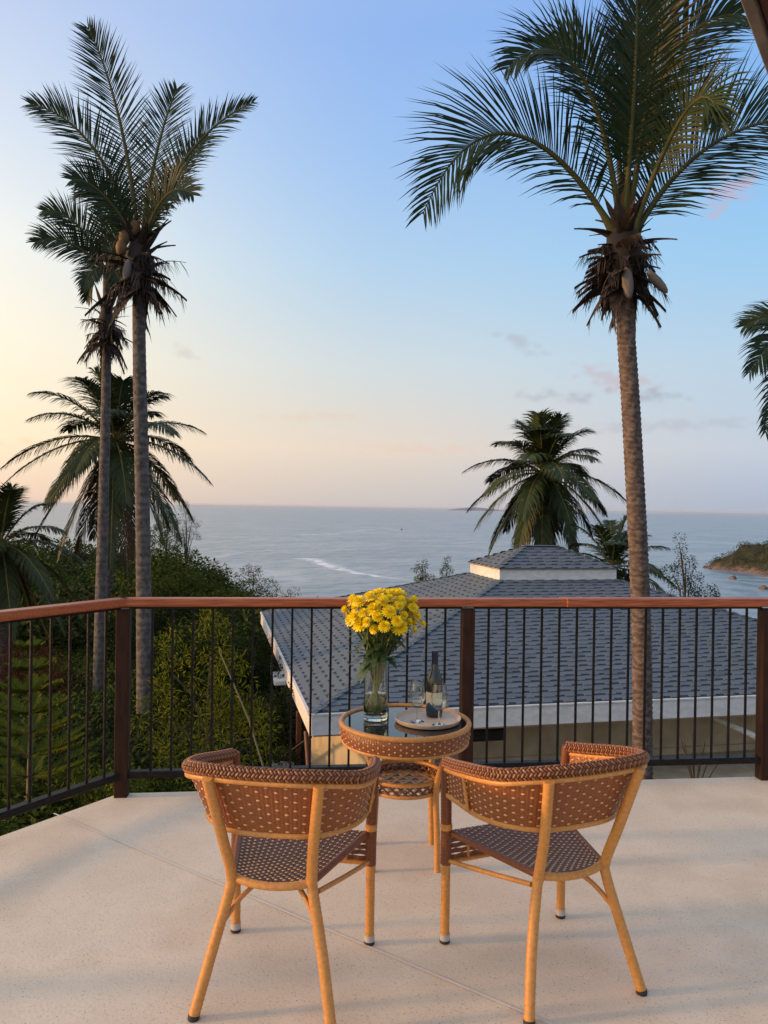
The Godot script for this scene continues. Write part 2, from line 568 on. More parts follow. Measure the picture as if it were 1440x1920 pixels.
# ------------------------------------------------------------------ the ground
func ground_y(x: float, z: float) -> float:
	var d := -z
	var near := -1.6 - 0.04 * maxf(d - 4.0, 0.0) - 0.075 * maxf(d - 12.0, 0.0)
	near -= 0.75 * sm(-2.2, -0.6, x)
	var ridge := 0.0
	var xs := [-400.0, -80.0, -45.0, -30.0, -15.0, 5.0, 40.0, 300.0]
	var ys := [-8.0, -11.0, -12.0, -19.0, -27.0, -38.0, -52.0, -60.0]
	for k in xs.size() - 1:
		if x >= xs[k] and x <= xs[k + 1]:
			ridge = lerpf(ys[k], ys[k + 1], (x - xs[k]) / (xs[k + 1] - xs[k]))
	var y := lerpf(near, ridge, sm(26.0, 125.0, d))
	y -= maxf(d - 165.0, 0.0) * 0.3
	y -= sm(4.0, 40.0, x) * sm(16.0, 60.0, d) * 6.0
	y += sin(x * 0.21 + d * 0.13) * 0.25 * sm(8, 40, d) + sin(x * 0.07 - d * 0.05) * 0.7 * sm(30, 100, d)
	return maxf(y, SEA - 4.0)


func setting() -> void:
	# terrain: rows of growing distance, fanned out
	var ds := [-8.0]
	var d := -4.0
	while d < 340.0:
		ds.append(d)
		d += maxf(1.2, d * 0.045)
	var g := G.new()
	g.grid(ds.size(), 121, func(r: int, k: int) -> Vector3:
		var dd: float = ds[r]
		var x := (k - 60) / 60.0 * (26.0 + maxf(dd, 0.0) * 1.35)
		return Vector3(x, ground_y(x, -dd), -dd))
	struct("hillside", g.mesh(), M.soil, "dark wooded slope falling from the terrace to the sea")
	# sea: rings out to the horizon
	g = G.new()
	var rs := [0.0, 60.0, 150.0, 300.0, 600.0, 1200.0, 2500.0, 5000.0, 10000.0, 20000.0, 42000.0]
	g.grid(rs.size(), 49, func(r: int, k: int) -> Vector3:
		var a := TAU * k / 48.0
		return Vector3(sin(a) * rs[r], SEA, cos(a) * rs[r]))
	struct("sea", g.mesh(), M.sea_water, "calm grey blue sea reaching to the horizon")
	foam()
	headland()
	g = G.new()
	g.grid(2, 41, func(r: int, k: int) -> Vector3:
		var t := k / 40.0
		var x := lerpf(2000.0, 4600.0, t)
		var hh := 120.0 * pow(sin(PI * t), 0.7) * (0.55 + 0.45 * sin(t * 5.0 + 0.4)) if r == 1 else -4.0
		return Vector3(x, SEA + maxf(hh, -4.0), -25000.0 - 300.0 * r))
	struct("far_island", g.mesh(), M.far_land, "faint low island on the horizon")


func ribbon(g: G, ctrl: Array, w0: float, w1: float, alpha: float, r: RandomNumberGenerator) -> void:
	var pts := curve_points(ctrl, 4.0)
	var m := pts.size()
	var nz := noise(0.03, 44)
	var rows := 7
	var base := g.v.size()
	for k in m:
		var t: Vector3 = (pts[mini(k + 1, m - 1)] - pts[maxi(k - 1, 0)]).normalized()
		var side := Vector3(-t.z, 0, t.x)
		var f := float(k) / (m - 1)
		var w := lerpf(w0, w1, f) * (1.0 + 0.5 * nz.get_noise_1d(k * 7.0))
		for j in rows:
			var e := float(j) / (rows - 1) * 2.0 - 1.0
			var a := (1.0 - e * e) * alpha * sm(0.0, 0.06, f) * (1.0 - sm(0.8, 1.0, f)) * clampf(0.75 + 0.9 * nz.get_noise_2d(k * 6.0, j * 14.0), 0.1, 1.0)
			g.col = Color(1, 1, 1, a)
			g.vert(pts[k] + side * w * (e + 0.25 * nz.get_noise_2d(k * 5.0, 90.0)), Vector3.UP)
	for k in m - 1:
		for j in rows - 1:
			var a := base + k * rows + j
			g.ix.append_array([a, a + rows, a + 1, a + 1, a + rows, a + rows + 1])


func foam() -> void:
	var r := RandomNumberGenerator.new()
	r.seed = 4
	var y := SEA + 0.08
	var lines := [
		[[Vector3(-80, y, -722), Vector3(-62, y, -695), Vector3(-41, y, -620), Vector3(-22, y, -567), Vector3(-6.7, y, -542), Vector3(7.7, y, -520), Vector3(24, y, -503)], 13.0, 3.5, 1.0, "long curved foam trail across the bay"],
		[[Vector3(-165, y, -640), Vector3(-151, y, -700), Vector3(-143, y, -787), Vector3(-121, y, -822), Vector3(-88, y, -852)], 9.0, 7.0, 0.45, "pale foam line beside the wooded point"],
		[[Vector3(-150, y, -1300), Vector3(-108, y, -1341), Vector3(-70, y, -1390)], 18.0, 34.0, 0.55, "short pale foam streak far out"],
		[[Vector3(-76, y, -1480), Vector3(-33, y, -1678), Vector3(0, y, -1784), Vector3(44, y, -1600), Vector3(70, y, -1560)], 26.0, 20.0, 0.40, "wavy foam line farthest out beyond the flowers"],
		[[Vector3(-66, y, -842), Vector3(-35, y, -877), Vector3(16, y, -918)], 9.0, 14.0, 0.40, "thin foam line behind the curved trail"],
		[[Vector3(-122, y, -640), Vector3(-72, y, -536), Vector3(-44, y, -465)], 26.0, 12.0, 0.40, "broad pale wash beside the wooded shore"],
		[[Vector3(400, y, -1215), Vector3(489, y, -1246), Vector3(600, y, -1230)], 14.0, 9.0, 0.5, "pale slick line right of the tall palm"],
		[[Vector3(88, y, -1050), Vector3(138, y, -1128), Vector3(200, y, -1150)], 12.0, 18.0, 0.35, "faint foam streak left of the leafy round palm"],
		[[Vector3(-330, y, -900), Vector3(-260, y, -980), Vector3(-190, y, -1020)], 14.0, 22.0, 0.4, "pale slick line behind the left palm trunks"]]
	for l in lines:
		var g := G.new()
		ribbon(g, l[0], l[1], l[2], l[3], r)
		var o := struct("water_foam", g.mesh(), M.foam, l[4])
		o.set_meta("kind", "stuff")
		o.set_meta("category", "foam")


func headland_y(x: float, z: float, nz: FastNoiseLite) -> float:
	# signed distances from the two shorelines that meet at the tip
	var p := Vector2(x, z)
	var tip := Vector2(272, -668)
	var n1 := Vector2(177, 36).normalized()     # inward from the near shore, which runs to (238, -488)
	n1 = Vector2(0.978, -0.21)
	var n2 := Vector2(0.36, 0.93)               # inward from the far shore
	var m := minf((p - tip).dot(n1), (p - tip).dot(n2))
	m += 10.0 * nz.get_noise_2d(x * 1.4, z * 1.4) + 7.0 * nz.get_noise_2d(x * 6.0, z * 6.0)
	return SEA - 0.6 + (0.72 * m if m < 60.0 else 43.2 + (m - 60.0) * 0.25) if m > 0.0 else SEA - 0.6 + 0.4 * m


func headland() -> void:
	var nz := noise(0.012, 8, 4)
	var g := G.new()
	g.grid(100, 110, func(r: int, k: int) -> Vector3:
		var x := 215.0 + 4.0 * k
		var z := -790.0 + 4.0 * r
		return Vector3(x, maxf(headland_y(x, z, nz), SEA - 3.0), z))
	for k in g.v.size():
		var hgt := g.v[k].y - SEA
		var q := sm(1.5, 5.0, hgt + 5.0 * nz.get_noise_2d(g.v[k].x * 6.0, g.v[k].z * 6.0))
		g.c[k] = Color(1, 1, 1).lerp(Color(0.16, 0.27, 0.10), q)
	M.rock.vertex_color_use_as_albedo = true
	struct("headland", g.mesh(), M.rock, "rocky wooded headland across the bay at the right")
	var r := RandomNumberGenerator.new()
	r.seed = 71
	var xf := []
	var cols := []
	while xf.size() < 16000:
		var x := r.randf_range(240, 560)
		var z := r.randf_range(-770, -420)
		var y := headland_y(x, z, nz)
		if y < SEA + 2.5 + 5.0 * nz.get_noise_2d(x * 5, z * 5):
			continue
		var s := r.randf_range(2.0, 5.0)
		xf.append(Transform3D(Basis.from_euler(Vector3(r.randf() * 0.6, r.randf() * TAU, 0)).scaled(Vector3(s, s * 0.65, s)), Vector3(x, y + s * 0.2, z)))
		var t := r.randf()
		cols.append(Color(0.030 + 0.045 * t, 0.048 + 0.035 * t, 0.016 + 0.010 * t))
	var o := multi(self, numbered("headland_scrub"), clump, M.foliage, xf, cols, "stuff")
	o.set_meta("label", "green and brown scrub covering the headland")
	o.set_meta("category", "scrub")
	# boulders at the water's edge
	for k in 3:
		var f: float = [0.0, 0.55, 0.96][k]
		var gb := G.new()
		var rr := r.randf_range(1.2, 3.2)
		var nb := noise(0.3, 100 + k)
		gb.grid(9, 13, func(a: int, b: int) -> Vector3:
			var e := -PI / 2 + PI * a / 8.0
			var az := TAU * b / 12.0
			var dd := Vector3(cos(az) * cos(e), sin(e) * 0.7, sin(az) * cos(e))
			return dd * rr * (1.0 + 0.5 * nb.get_noise_3dv(dd * 3.0 + Vector3(0, 0, 0))))
		var b := MeshInstance3D.new()
		b.name = numbered("boulder")
		b.mesh = gb.mesh()
		b.material_override = M.rock
		add_child(b)
		b.position = Vector3(lerpf(268, 237, f) + r.randf_range(-4, 1), SEA + 0.2, lerpf(-655, -486, f) + r.randf_range(-6, 6))
		tag(b, ["low brown rock lying off the tip of the headland", "brown rock in the water midway along the headland shore", "dark rock in the water by the right edge under the headland"][k], "rock")


# ------------------------------------------------------------------ leaves and trees
var clump: ArrayMesh
var fine_clump: ArrayMesh


func leaf_clump(count: int, size: float, narrow: float, seed_: int) -> ArrayMesh:
	var r := RandomNumberGenerator.new()
	r.seed = seed_
	var g := G.new()
	for k in count:
		var at := Vector3(r.randfn(), r.randfn() * 0.8, r.randfn()).normalized() * pow(r.randf(), 0.5) * 0.5
		var d := (at.normalized() + Vector3(r.randf_range(-0.8, 0.8), r.randf_range(-0.3, 0.7), r.randf_range(-0.8, 0.8))).normalized()
		var s := d.cross(Vector3(r.randfn(), r.randfn(), r.randfn())).normalized()
		var up := s.cross(d)
		var l := size * r.randf_range(0.7, 1.3)
		var w := l * narrow
		var f := r.randf_range(0.75, 1.25)
		g.col = Color(f, f, f * r.randf_range(0.8, 1.1))
		var tip := at + d * l - up * l * 0.15
		var mid := at + d * l * 0.5
		g.tri(at, mid + s * w, tip)
		g.tri(at, tip, mid - s * w)
	return g.mesh()


func cloud(xf: Array, cols: Array, at: Vector3, rad: Vector3, count: int, leaf: float, c0: Color, c1: Color, r: RandomNumberGenerator, fill := 0.55) -> void:
	for k in count:
		var d := Vector3(r.randfn(), r.randfn(), r.randfn()).normalized()
		var p := d * lerpf(fill, 1.0, pow(r.randf(), 0.6))
		var s := leaf * r.randf_range(0.7, 1.35)
		xf.append(Transform3D(Basis.from_euler(Vector3(r.randf() * TAU, r.randf() * TAU, r.randf() * TAU)).scaled(Vector3.ONE * s), at + p * rad))
		var t := clampf(r.randf() * 0.7 + 0.3 * r.randf(), 0, 1)
		cols.append(c0.lerp(c1, t))


func tree(called: String, label: String, at: Vector3, height: float, blobs: Array, leaf: float, per: float, c0: Color, c1: Color, seed_: int, fine := false, category := "tree", group := "") -> Node3D:
	# blobs: [centre relative to the foot, radii]
	var r := RandomNumberGenerator.new()
	r.seed = seed_
	var o := thing(called, label, category, at, 0.0, group)
	var tr := height * 0.013 + 0.010
	var g := G.new()
	var top: Vector3 = blobs[0][0]
	var tp := curve_points([Vector3.ZERO, Vector3(top.x * 0.3 + r.randf_range(-0.05, 0.05), top.y * 0.5, top.z * 0.3), top], height / 8.0)
	var trad := []
	for k in tp.size():
		trad.append(tr * (1.0 - 0.9 * k / (tp.size() - 1.0)))
	g.tube(tp, trad, 7)
	part(o, "trunk", g.mesh(), M.bark)
	var gl := G.new()
	for b in blobs:
		var p: Vector3 = b[0]
		var from := Vector3(top.x * 0.3, clampf(p.y * 0.55, 0.1, top.y), top.z * 0.3)
		gl.tube([from, from.lerp(p, 0.5) + Vector3(0, 0.06 * height, 0), p], [tr * 0.5, tr * 0.35, tr * 0.15], 5)
	part(o, "limbs", gl.mesh(), M.bark)
	var xf := []
	var cols := []
	for b in blobs:
		var rr: Vector3 = b[1]
		var cnt := int(per * 4.2 * (rr.x * rr.y + rr.y * rr.z + rr.z * rr.x) / (3.0 * leaf * leaf))
		cloud(xf, cols, b[0], rr, cnt, leaf, c0, c1, r)
	part(o, "crown", baked(fine_clump if fine else clump, xf, cols), M.foliage)
	return o


func baked(m: ArrayMesh, xf: Array, cols: Array) -> ArrayMesh:
	var arr := m.surface_get_arrays(0)
	var g := G.new()
	var mv: PackedVector3Array = arr[Mesh.ARRAY_VERTEX]
	var mn: PackedVector3Array = arr[Mesh.ARRAY_NORMAL]
	var mc: PackedColorArray = arr[Mesh.ARRAY_COLOR]
	var mi: PackedInt32Array = arr[Mesh.ARRAY_INDEX]
	for k in xf.size():
		var t: Transform3D = xf[k]
		var c: Color = cols[k]
		var base := g.v.size()
		g.v.append_array(t * mv)
		g.n.append_array((Transform3D(t.basis.orthonormalized(), Vector3.ZERO)) * mn)
		for j in mc.size():
			g.c.append(Color(mc[j].r * c.r, mc[j].g * c.g, mc[j].b * c.b))
		for j in mi.size():
			g.ix.append(base + mi[j])
	g.u.resize(g.v.size())
	return g.mesh()


func frond(g: G, p0: Vector3, p1: Vector3, p2: Vector3, p3: Vector3, face: Vector3, L: float, N: int, w: float, droop: float, green: Color, rachis: Color, r: RandomNumberGenerator, rr := 0.022, start := 0.14, fold := 0.2) -> void:
	var pts := []
	var rad := []
	for k in 15:
		var t := k / 14.0
		pts.append(p0.bezier_interpolate(p1, p2, p3, t))
		rad.append(rr * (1.0 - 0.86 * t) * (1.7 if k == 0 else 1.0))
	g.col = rachis
	g.tube(pts, rad, 5)
	for k in N:
		var t := start + (1.0 - start) * (k + r.randf() * 0.5) / N
		var at := p0.bezier_interpolate(p1, p2, p3, t)
		var tan := (p0.bezier_interpolate(p1, p2, p3, minf(t + 0.02, 1.0)) - p0.bezier_interpolate(p1, p2, p3, t - 0.02)).normalized()
		var side := tan.cross(face).normalized()
		var nrm := side.cross(tan)
		var q := (t - start) / (1.0 - start)
		var ll := L * (0.45 + 0.75 * sin(PI * pow(q, 0.75) * 0.86 + 0.12)) * (1.0 - 0.55 * pow(q, 5.0))
		var fw := lerpf(0.55, 1.05, q) + r.randf_range(-0.1, 0.1)
		for s in [-1.0, 1.0]:
			var l := ll * r.randf_range(0.72, 1.10)
			var d: Vector3 = (side * s * cos(fw) + tan * sin(fw) + nrm * (fold + r.randf_range(-0.08, 0.08))).normalized()
			var f := r.randf_range(0.75, 1.25)
			g.col = Color(green.r * f, green.g * f, green.b * f)
			var a := at
			var wv := (tan - d * tan.dot(d)).normalized()
			var ws := [0.55 * w, w, 0.75 * w]
			var prev_l: Vector3 = a - wv * ws[0]
			var prev_r: Vector3 = a + wv * ws[0]
			var dd := d
			for seg in 3:
				dd = (dd + Vector3.DOWN * droop * (0.35 + 0.5 * seg)).normalized()
				a += dd * l / 3.0
				if seg < 2:
					var nl: Vector3 = a - wv * ws[seg + 1]
					var nr: Vector3 = a + wv * ws[seg + 1]
					g.quad(prev_l, prev_r, nr, nl)
					prev_l = nl
					prev_r = nr
				else:
					g.tri(prev_l, prev_r, a)


func ringed_trunk(ctrl: Array, r0: float, r1: float, ring: float, seed_: int, flare := 0.35) -> ArrayMesh:
	var r := RandomNumberGenerator.new()
	r.seed = seed_
	var pts := curve_points(ctrl, ring / 3.0)
	var rad := []
	var m := pts.size()
	for k in m:
		var t := float(k) / (m - 1)
		var b := lerpf(r0, r1, t) * (1.0 + flare * exp(-t * 22.0))
		rad.append(b * (1.0 + [-0.05, 0.0, 0.03][k % 3] * (1.0 if ring < 0.1 else 0.45) + r.randf_range(-0.012, 0.012)))
	var g := G.new()
	g.tube(pts, rad, 14)
	return g.mesh()


func skirt(o: Node3D, top: Vector3, hgt: float, rad: float, stubs: int, seed_: int, len0: float) -> void:
	# dead leaf bases and hanging fibres under the green crown
	var r := RandomNumberGenerator.new()
	r.seed = seed_
	var g := G.new()
	g.col = Color(0.026, 0.016, 0.012)
	var pr := []
	for k in 12:
		var t := k / 11.0
		pr.append(Vector2(rad * (0.40 + 0.32 * sin(PI * pow(t, 0.8))) * r.randf_range(0.85, 1.15), -hgt + hgt * 1.05 * t))
	g.lathe(pr, 14, top)
	part(o, "fibre_sheath", g.mesh(), M.dry_leaf)
	for k in stubs:
		var f := (k + r.randf()) / stubs
		var az := k * 2.4 + r.randf_range(-0.7, 0.7)
		var el := lerpf(-0.45, 0.95, f) + r.randf_range(-0.5, 0.45)
		var out := Vector3(cos(az), 0, sin(az))
		var d := (out * cos(el) + Vector3.UP * sin(el)).normalized()
		var from := top + Vector3.UP * (-hgt + hgt * f) + out * rad * 0.42
		var l := len0 * r.randf_range(0.45, 1.2)
		var side := d.cross(Vector3.UP).normalized()
		var gs := G.new()
		var s := r.randf_range(0.6, 1.4)
		gs.col = Color(0.040 * s, 0.025 * s, 0.018 * s)
		var pl := []
		var w0 := rad * r.randf_range(0.18, 0.45) * (1.0 if f < 0.55 else 0.45)
		for j in 7:
			var t := j / 6.0
			var p := from + d * l * t + Vector3.DOWN * l * 0.55 * t * t * (1.0 - f * 0.9)
			pl.append([p, side * w0 * (1.0 - 0.9 * pow(t, 1.6)) * (0.7 + 0.9 * sin(PI * minf(t + 0.15, 1.0)))])
		var up := side.cross(d) * w0 * 0.35
		for j in 6:
			gs.quad(pl[j][0] - pl[j][1], pl[j][0] - up, pl[j + 1][0] - up, pl[j + 1][0] - pl[j + 1][1])
			gs.quad(pl[j][0] - up, pl[j][0] + pl[j][1], pl[j + 1][0] + pl[j + 1][1], pl[j + 1][0] - up)
		if f < 0.62:
			for j in 22:
				var t := r.randf_range(0.25, 1.0)
				var p: Vector3 = pl[int(t * 6.0)][0] + pl[int(t * 6.0)][1] * r.randf_range(-0.9, 0.9)
				var dn := (Vector3.DOWN + d * r.randf_range(0.1, 0.9) + side * r.randf_range(-0.4, 0.4)).normalized()
				var hl := len0 * r.randf_range(0.2, 0.5)
				var wv := side * 0.008 * len0 / 0.5
				gs.quad(p - wv, p + wv, p + dn * hl * 0.6 + wv * 0.8, p + dn * hl * 0.6 - wv * 0.8)
				gs.tri(p + dn * hl * 0.6 - wv * 0.8, p + dn * hl * 0.6 + wv * 0.8, p + dn * hl + Vector3.DOWN * hl * 0.15)
		part(o, "dry_leaf_base", gs.mesh(), M.dry_leaf)


func crown_fronds(o: Node3D, at: Vector3, count: int, L: float, el0: float, el1: float, sag: float, leaf: float, N: int, w: float, green: Color, seed_: int, droop := 0.25, dry := 0) -> void:
	var r := RandomNumberGenerator.new()
	r.seed = seed_
	for k in count:
		var f := float(k) / (count - 1)
		var az := k * 2.39996 + r.randf_range(-0.2, 0.2)
		var el := deg_to_rad(lerpf(el0, el1, f) + r.randf_range(-7, 7))
		var out := Vector3(cos(az), 0, sin(az))
		var d := out * cos(el) + Vector3.UP * sin(el)
		var l := L * r.randf_range(0.88, 1.1) * (0.78 + 0.22 * sin(PI * clampf(f + 0.25, 0, 1)))
		var g := G.new()
		var brown := k >= count - dry
		var gc := Color(0.075, 0.045, 0.020) if brown else green.lerp(Color(green.r * 1.5, green.g * 1.25, green.b), r.randf() * 0.7)
		var sg := sag * (0.6 + 0.7 * f)
		var p1 := d * l * 0.36 + Vector3.UP * l * 0.06
		var p2 := d * l * 0.74 + Vector3.DOWN * l * sg * 0.42
		var p3 := d * l * 0.98 + Vector3.DOWN * l * sg
		frond(g, Vector3.ZERO, p1, p2, p3, (Vector3.UP + out * -0.2).normalized(), leaf, N, w, droop + 0.25 * f, gc, Color(0.16, 0.14, 0.05), r, 0.012 * L, 0.12)
		var m := part(o, "frond", g.mesh(), M.frond)
		m.position = at


func palms() -> void:
	var r := RandomNumberGenerator.new()
	r.seed = 15
	var green := Color(0.021, 0.037, 0.014)
	# the tall palm at the right, nearest
	var o := thing("coconut_palm", "tall coconut palm with ringed brown trunk standing in front of the grey roof", "palm", Vector3(3.02, -3.2, -9.0), 0.0, "coconut palms round the terrace")
	var top := Vector3(-0.345, 7.92, 0.0)
	part(o, "trunk", ringed_trunk([Vector3(0.02, -0.3, 0), Vector3(-0.02, 1.7, 0), Vector3(-0.07, 3.6, 0), Vector3(-0.21, 5.8, 0), Vector3(-0.305, 7.0, 0), top], 0.118, 0.100, 0.062, 3), M.palm_trunk)
	var k := 0.00608
	# offsets of the four curve points from the crown in hundredths, depth of the tip, side to which the blade faces
	var fr := [
		[[-15, 15, -130, 190, -280, 270, -378, 20], 0.35, Vector3(0.15, 0.30, 1), 0.80, 0.10, 0],
		[[18, 10, 80, 130, 180, 225, 345, 205], 0.3, Vector3(-0.1, 0.35, 1), 0.82, 0.10, 0],
		[[-3, 20, 5, 250, -20, 420, -140, 405], -0.5, Vector3(0, 0.1, 1), 0.62, 0.12, 0],
		[[-5, 20, -40, 220, -110, 400, -236, 268], 0.5, Vector3(0.2, 0.4, 1), 0.66, 0.16, 0],
		[[5, 20, 5, 200, 25, 380, 70, 520], -0.4, Vector3(0.1, 0, 1), 0.58, 0.06, 0],
		[[10, 20, 25, 210, 60, 410, 200, 402], 0.2, Vector3(-0.2, 0.1, 1), 0.66, 0.12, 0],
		[[15, 10, 50, 150, 100, 290, 112, 130], 1.0, Vector3(-0.5, 0.3, 1), 0.5, 0.25, 0],
		[[0, 20, -5, 150, -6, 300, -34, 480], 0.9, Vector3(0.15, -0.1, 1), 0.60, 0.10, 0],
		[[8, 20, 24, 200, 42, 360, 58, 470], 0.5, Vector3(-0.5, 0, 1), 0.55, 0.08, 1]]
	for q in fr:
		var c = q[0]
		var tz: float = q[1]
		var g := G.new()
		var gc: Color = Color(0.055, 0.052, 0.018) if q[5] == 1 else green.lerp(Color(0.028, 0.046, 0.014), r.randf())
		frond(g, Vector3(c[0], c[1], 0) * k + Vector3(0, -0.05, tz * 0.06), Vector3(c[2] * k, c[3] * k, tz * 0.3), Vector3(c[4] * k, c[5] * k, tz * 0.8), Vector3(c[6] * k, c[7] * k, tz), q[2].normalized(), q[3] * 1.15, 110, 0.0100, q[4] + 0.06, gc, Color(0.075, 0.075, 0.026), r, 0.040, 0.10 if absf(c[6]) > 230 else 0.24)
		part(o, "frond", g.mesh(), M.frond).position = top
	var gy := G.new()
	for c in [[-0.02, 0.05, 0.10], [0.05, 0.03, 0.12], [-0.08, 0.02, 0.07], [0.10, 0.0, 0.02]]:
		gy.tube([top + Vector3(c[0], -0.35, c[2]), top + Vector3(c[0] * 0.8, 0.15, c[2] * 0.8), top + Vector3(c[0] * 0.5, 0.7, c[2] * 0.3)], [0.055, 0.045, 0.03], 6)
	part(o, "leaf_stalks", gy.mesh(), M.coconut)
	skirt(o, top + Vector3(0, 0.22, 0), 0.84, 0.27, 72, 8, 0.44)
	var gs := G.new()
	gs.ball(top + Vector3(-0.02, -0.58, 0.27), Vector3(0.065, 0.18, 0.065), Basis.from_euler(Vector3(0, 0, 0.1)))
	part(o, "pale_spathe", gs.mesh(), M.spathe)
	gs = G.new()
	gs.ball(top + Vector3(0.33, -0.54, 0.20), Vector3(0.055, 0.17, 0.055), Basis.from_euler(Vector3(0, 0, 0.75)))
	part(o, "pale_spathe", gs.mesh(), M.spathe)

	# the taller palm at the left
	k = 0.0081
	o = thing("coconut_palm", "tallest palm at the left with smooth grey trunk and upswept fronds", "palm", Vector3(-3.58, -2.6, -12.0), 0.0, "coconut palms round the terrace")
	top = Vector3(-0.19, 8.12, 0)
	part(o, "trunk", ringed_trunk([Vector3(0, -0.3, 0), Vector3(-0.03, 1.5, 0), Vector3(-0.08, 3.8, 0), Vector3(-0.17, 6.5, 0), Vector3(-0.19, 7.7, 0), top], 0.125, 0.092, 0.11, 5, 0.25), M.palm_trunk_grey)
	fr = [
		[[-3, 20, -10, 160, -40, 300, -78, 372], 0.5, Vector3(0.1, -0.1, 1), 0.58, 0.05, 0],
		[[-6, 20, -40, 130, -95, 230, -185, 240], 0.4, Vector3(0.15, 0.2, 1), 0.55, 0.09, 0],
		[[4, 20, 10, 150, 30, 270, 50, 330], -0.5, Vector3(-0.1, -0.1, 1), 0.55, 0.05, 0],
		[[6, 15, 50, 120, 110, 220, 215, 262], 0.2, Vector3(-0.15, 0.1, 1), 0.46, 0.10, 0],
		[[6, 15, 40, 110, 80, 190, 112, 238], -0.5, Vector3(-0.3, 0.1, 1), 0.36, 0.09, 0],
		[[-6, 10, -40, 80, -95, 150, -150, 130], -0.7, Vector3(0.2, 0.4, 1), 0.5, 0.12, 0],
		[[6, 10, 35, 70, 75, 110, 118, 70], 0.6, Vector3(-0.2, 0.4, 1), 0.5, 0.12, 0],
		[[-4, 10, -30, 60, -60, 100, -88, 84], 0.8, Vector3(0.3, 0.4, 1), 0.5, 0.12, 0]]
	for q in fr:
		var c = q[0]
		var tz: float = q[1]
		var g := G.new()
		frond(g, Vector3(c[0], c[1], 0) * k + Vector3(0, -0.05, tz * 0.06), Vector3(c[2] * k, c[3] * k, tz * 0.3), Vector3(c[4] * k, c[5] * k, tz * 0.8), Vector3(c[6] * k, c[7] * k, tz), q[2].normalized(), q[3] * 1.05, 84, 0.0105, q[4] + 0.04, green.lerp(Color(0.028, 0.042, 0.014), r.randf()), Color(0.10, 0.09, 0.035), r, 0.042, 0.10)
		part(o, "frond", g.mesh(), M.frond).position = top
	skirt(o, top + Vector3(0, 0.12, 0), 0.85, 0.28, 48, 18, 0.60)
	gs = G.new()
	gs.ball(top + Vector3(-0.10, -0.42, 0.25), Vector3(0.065, 0.17, 0.065), Basis.from_euler(Vector3(0, 0, -0.12)))
	part(o, "pale_spathe", gs.mesh(), M.spathe)
	gs = G.new()
	for j in 3:
		gs.ball(top + Vector3(-0.20 + 0.09 * j - 0.06 * (j % 2), 0.02 + 0.16 * (j % 3) - 0.1, 0.22 - 0.03 * j), Vector3(0.085, 0.12, 0.085))
	part(o, "coconuts", gs.mesh(), M.coconut)

	# its slimmer neighbour
	k = 0.0098
	o = thing("coconut_palm", "slimmer palm just left of the tallest, dead leaf ring below its fronds", "palm", Vector3(-5.2, -2.75, -14.5), 0.0, "coconut palms round the terrace")
	top = Vector3(0.06, 8.6, 0)
	part(o, "trunk", ringed_trunk([Vector3(0, -0.3, 0), Vector3(0.01, 2.0, 0), Vector3(0.05, 4.8, 0), Vector3(0.07, 7.3, 0), top], 0.115, 0.075, 0.12, 6, 0.25), M.palm_trunk_grey)
	fr = [
		[[-3, 5, -28, 60, -55, 112, -108, 104], 0.3, Vector3(0.15, 0.2, 1), 0.55, 0.10, 0], [[-4, 5, -35, 40, -70, 60, -108, 36], 0.6, Vector3(0.2, 0.3, 1), 0.55, 0.14, 0],
		[[0, 5, -8, 60, -18, 110, -30, 140], -0.4, Vector3(0, 0, 1), 0.5, 0.06, 0], [[2, 5, 10, 50, 30, 90, 55, 100], 0.2, Vector3(-0.1, 0.1, 1), 0.5, 0.10, 0],
		[[3, 5, 25, 30, 48, 34, 60, 6], 0.5, Vector3(-0.2, 0.4, 1), 0.45, 0.16, 0], [[-2, 0, -18, 12, -40, 5, -58, -38], -0.5, Vector3(0.3, 0.6, 1), 0.45, 0.2, 0],
		[[2, 0, 16, 10, 30, -5, 38, -44], 0.3, Vector3(-0.3, 0.6, 1), 0.42, 0.2, 0], [[0, 0, -6, 14, -16, -5, -20, -46], 0.6, Vector3(0.2, 0.5, 1), 0.4, 0.2, 0]]
	for q in fr:
		var c = q[0]
		var tz: float = q[1]
		var g := G.new()
		frond(g, Vector3(c[0], c[1], 0) * k, Vector3(c[2] * k, c[3] * k, tz * 0.3), Vector3(c[4] * k, c[5] * k, tz * 0.8), Vector3(c[6] * k, c[7] * k, tz), q[2].normalized(), q[3] * 0.92, 66, 0.0120, q[4] + 0.04, green.lerp(Color(0.04, 0.052, 0.018), r.randf()), Color(0.10, 0.09, 0.035), r, 0.035, 0.10)
		part(o, "frond", g.mesh(), M.frond).position = top
	skirt(o, top + Vector3(0, -0.62, 0), 0.72, 0.20, 44, 28, 0.52)

	# round crowned palm between and behind them
	o = thing("coconut_palm", "round crowned palm behind the two tall left trunks", "palm", Vector3(-8.15, -5.0, -24.0), 0.0, "coconut palms round the terrace")
	top = Vector3(-0.05, 8.5, 0)
	part(o, "trunk", ringed_trunk([Vector3(-0.72, -0.6, 0), Vector3(-0.42, 2.0, 0), Vector3(-0.15, 5.0, 0), top], 0.19, 0.11, 0.2, 7), M.palm_trunk_grey)
	crown_fronds(o, top, 40, 3.3, 84, -66, 0.5, 0.80, 66, 0.020, Color(0.030, 0.042, 0.014), 31, 0.32, 4)
	# at the left edge, lower down
	o = thing("coconut_palm", "low palm cut by the left edge, its crown below the horizon", "palm", Vector3(-7.75, -3.2, -16.0), 0.0, "coconut palms round the terrace")
	top = Vector3(0, 3.95, 0)
	part(o, "trunk", ringed_trunk([Vector3(0, -0.3, 0), Vector3(0.05, 2.0, 0), top], 0.15, 0.12, 0.15, 8), M.palm_trunk)
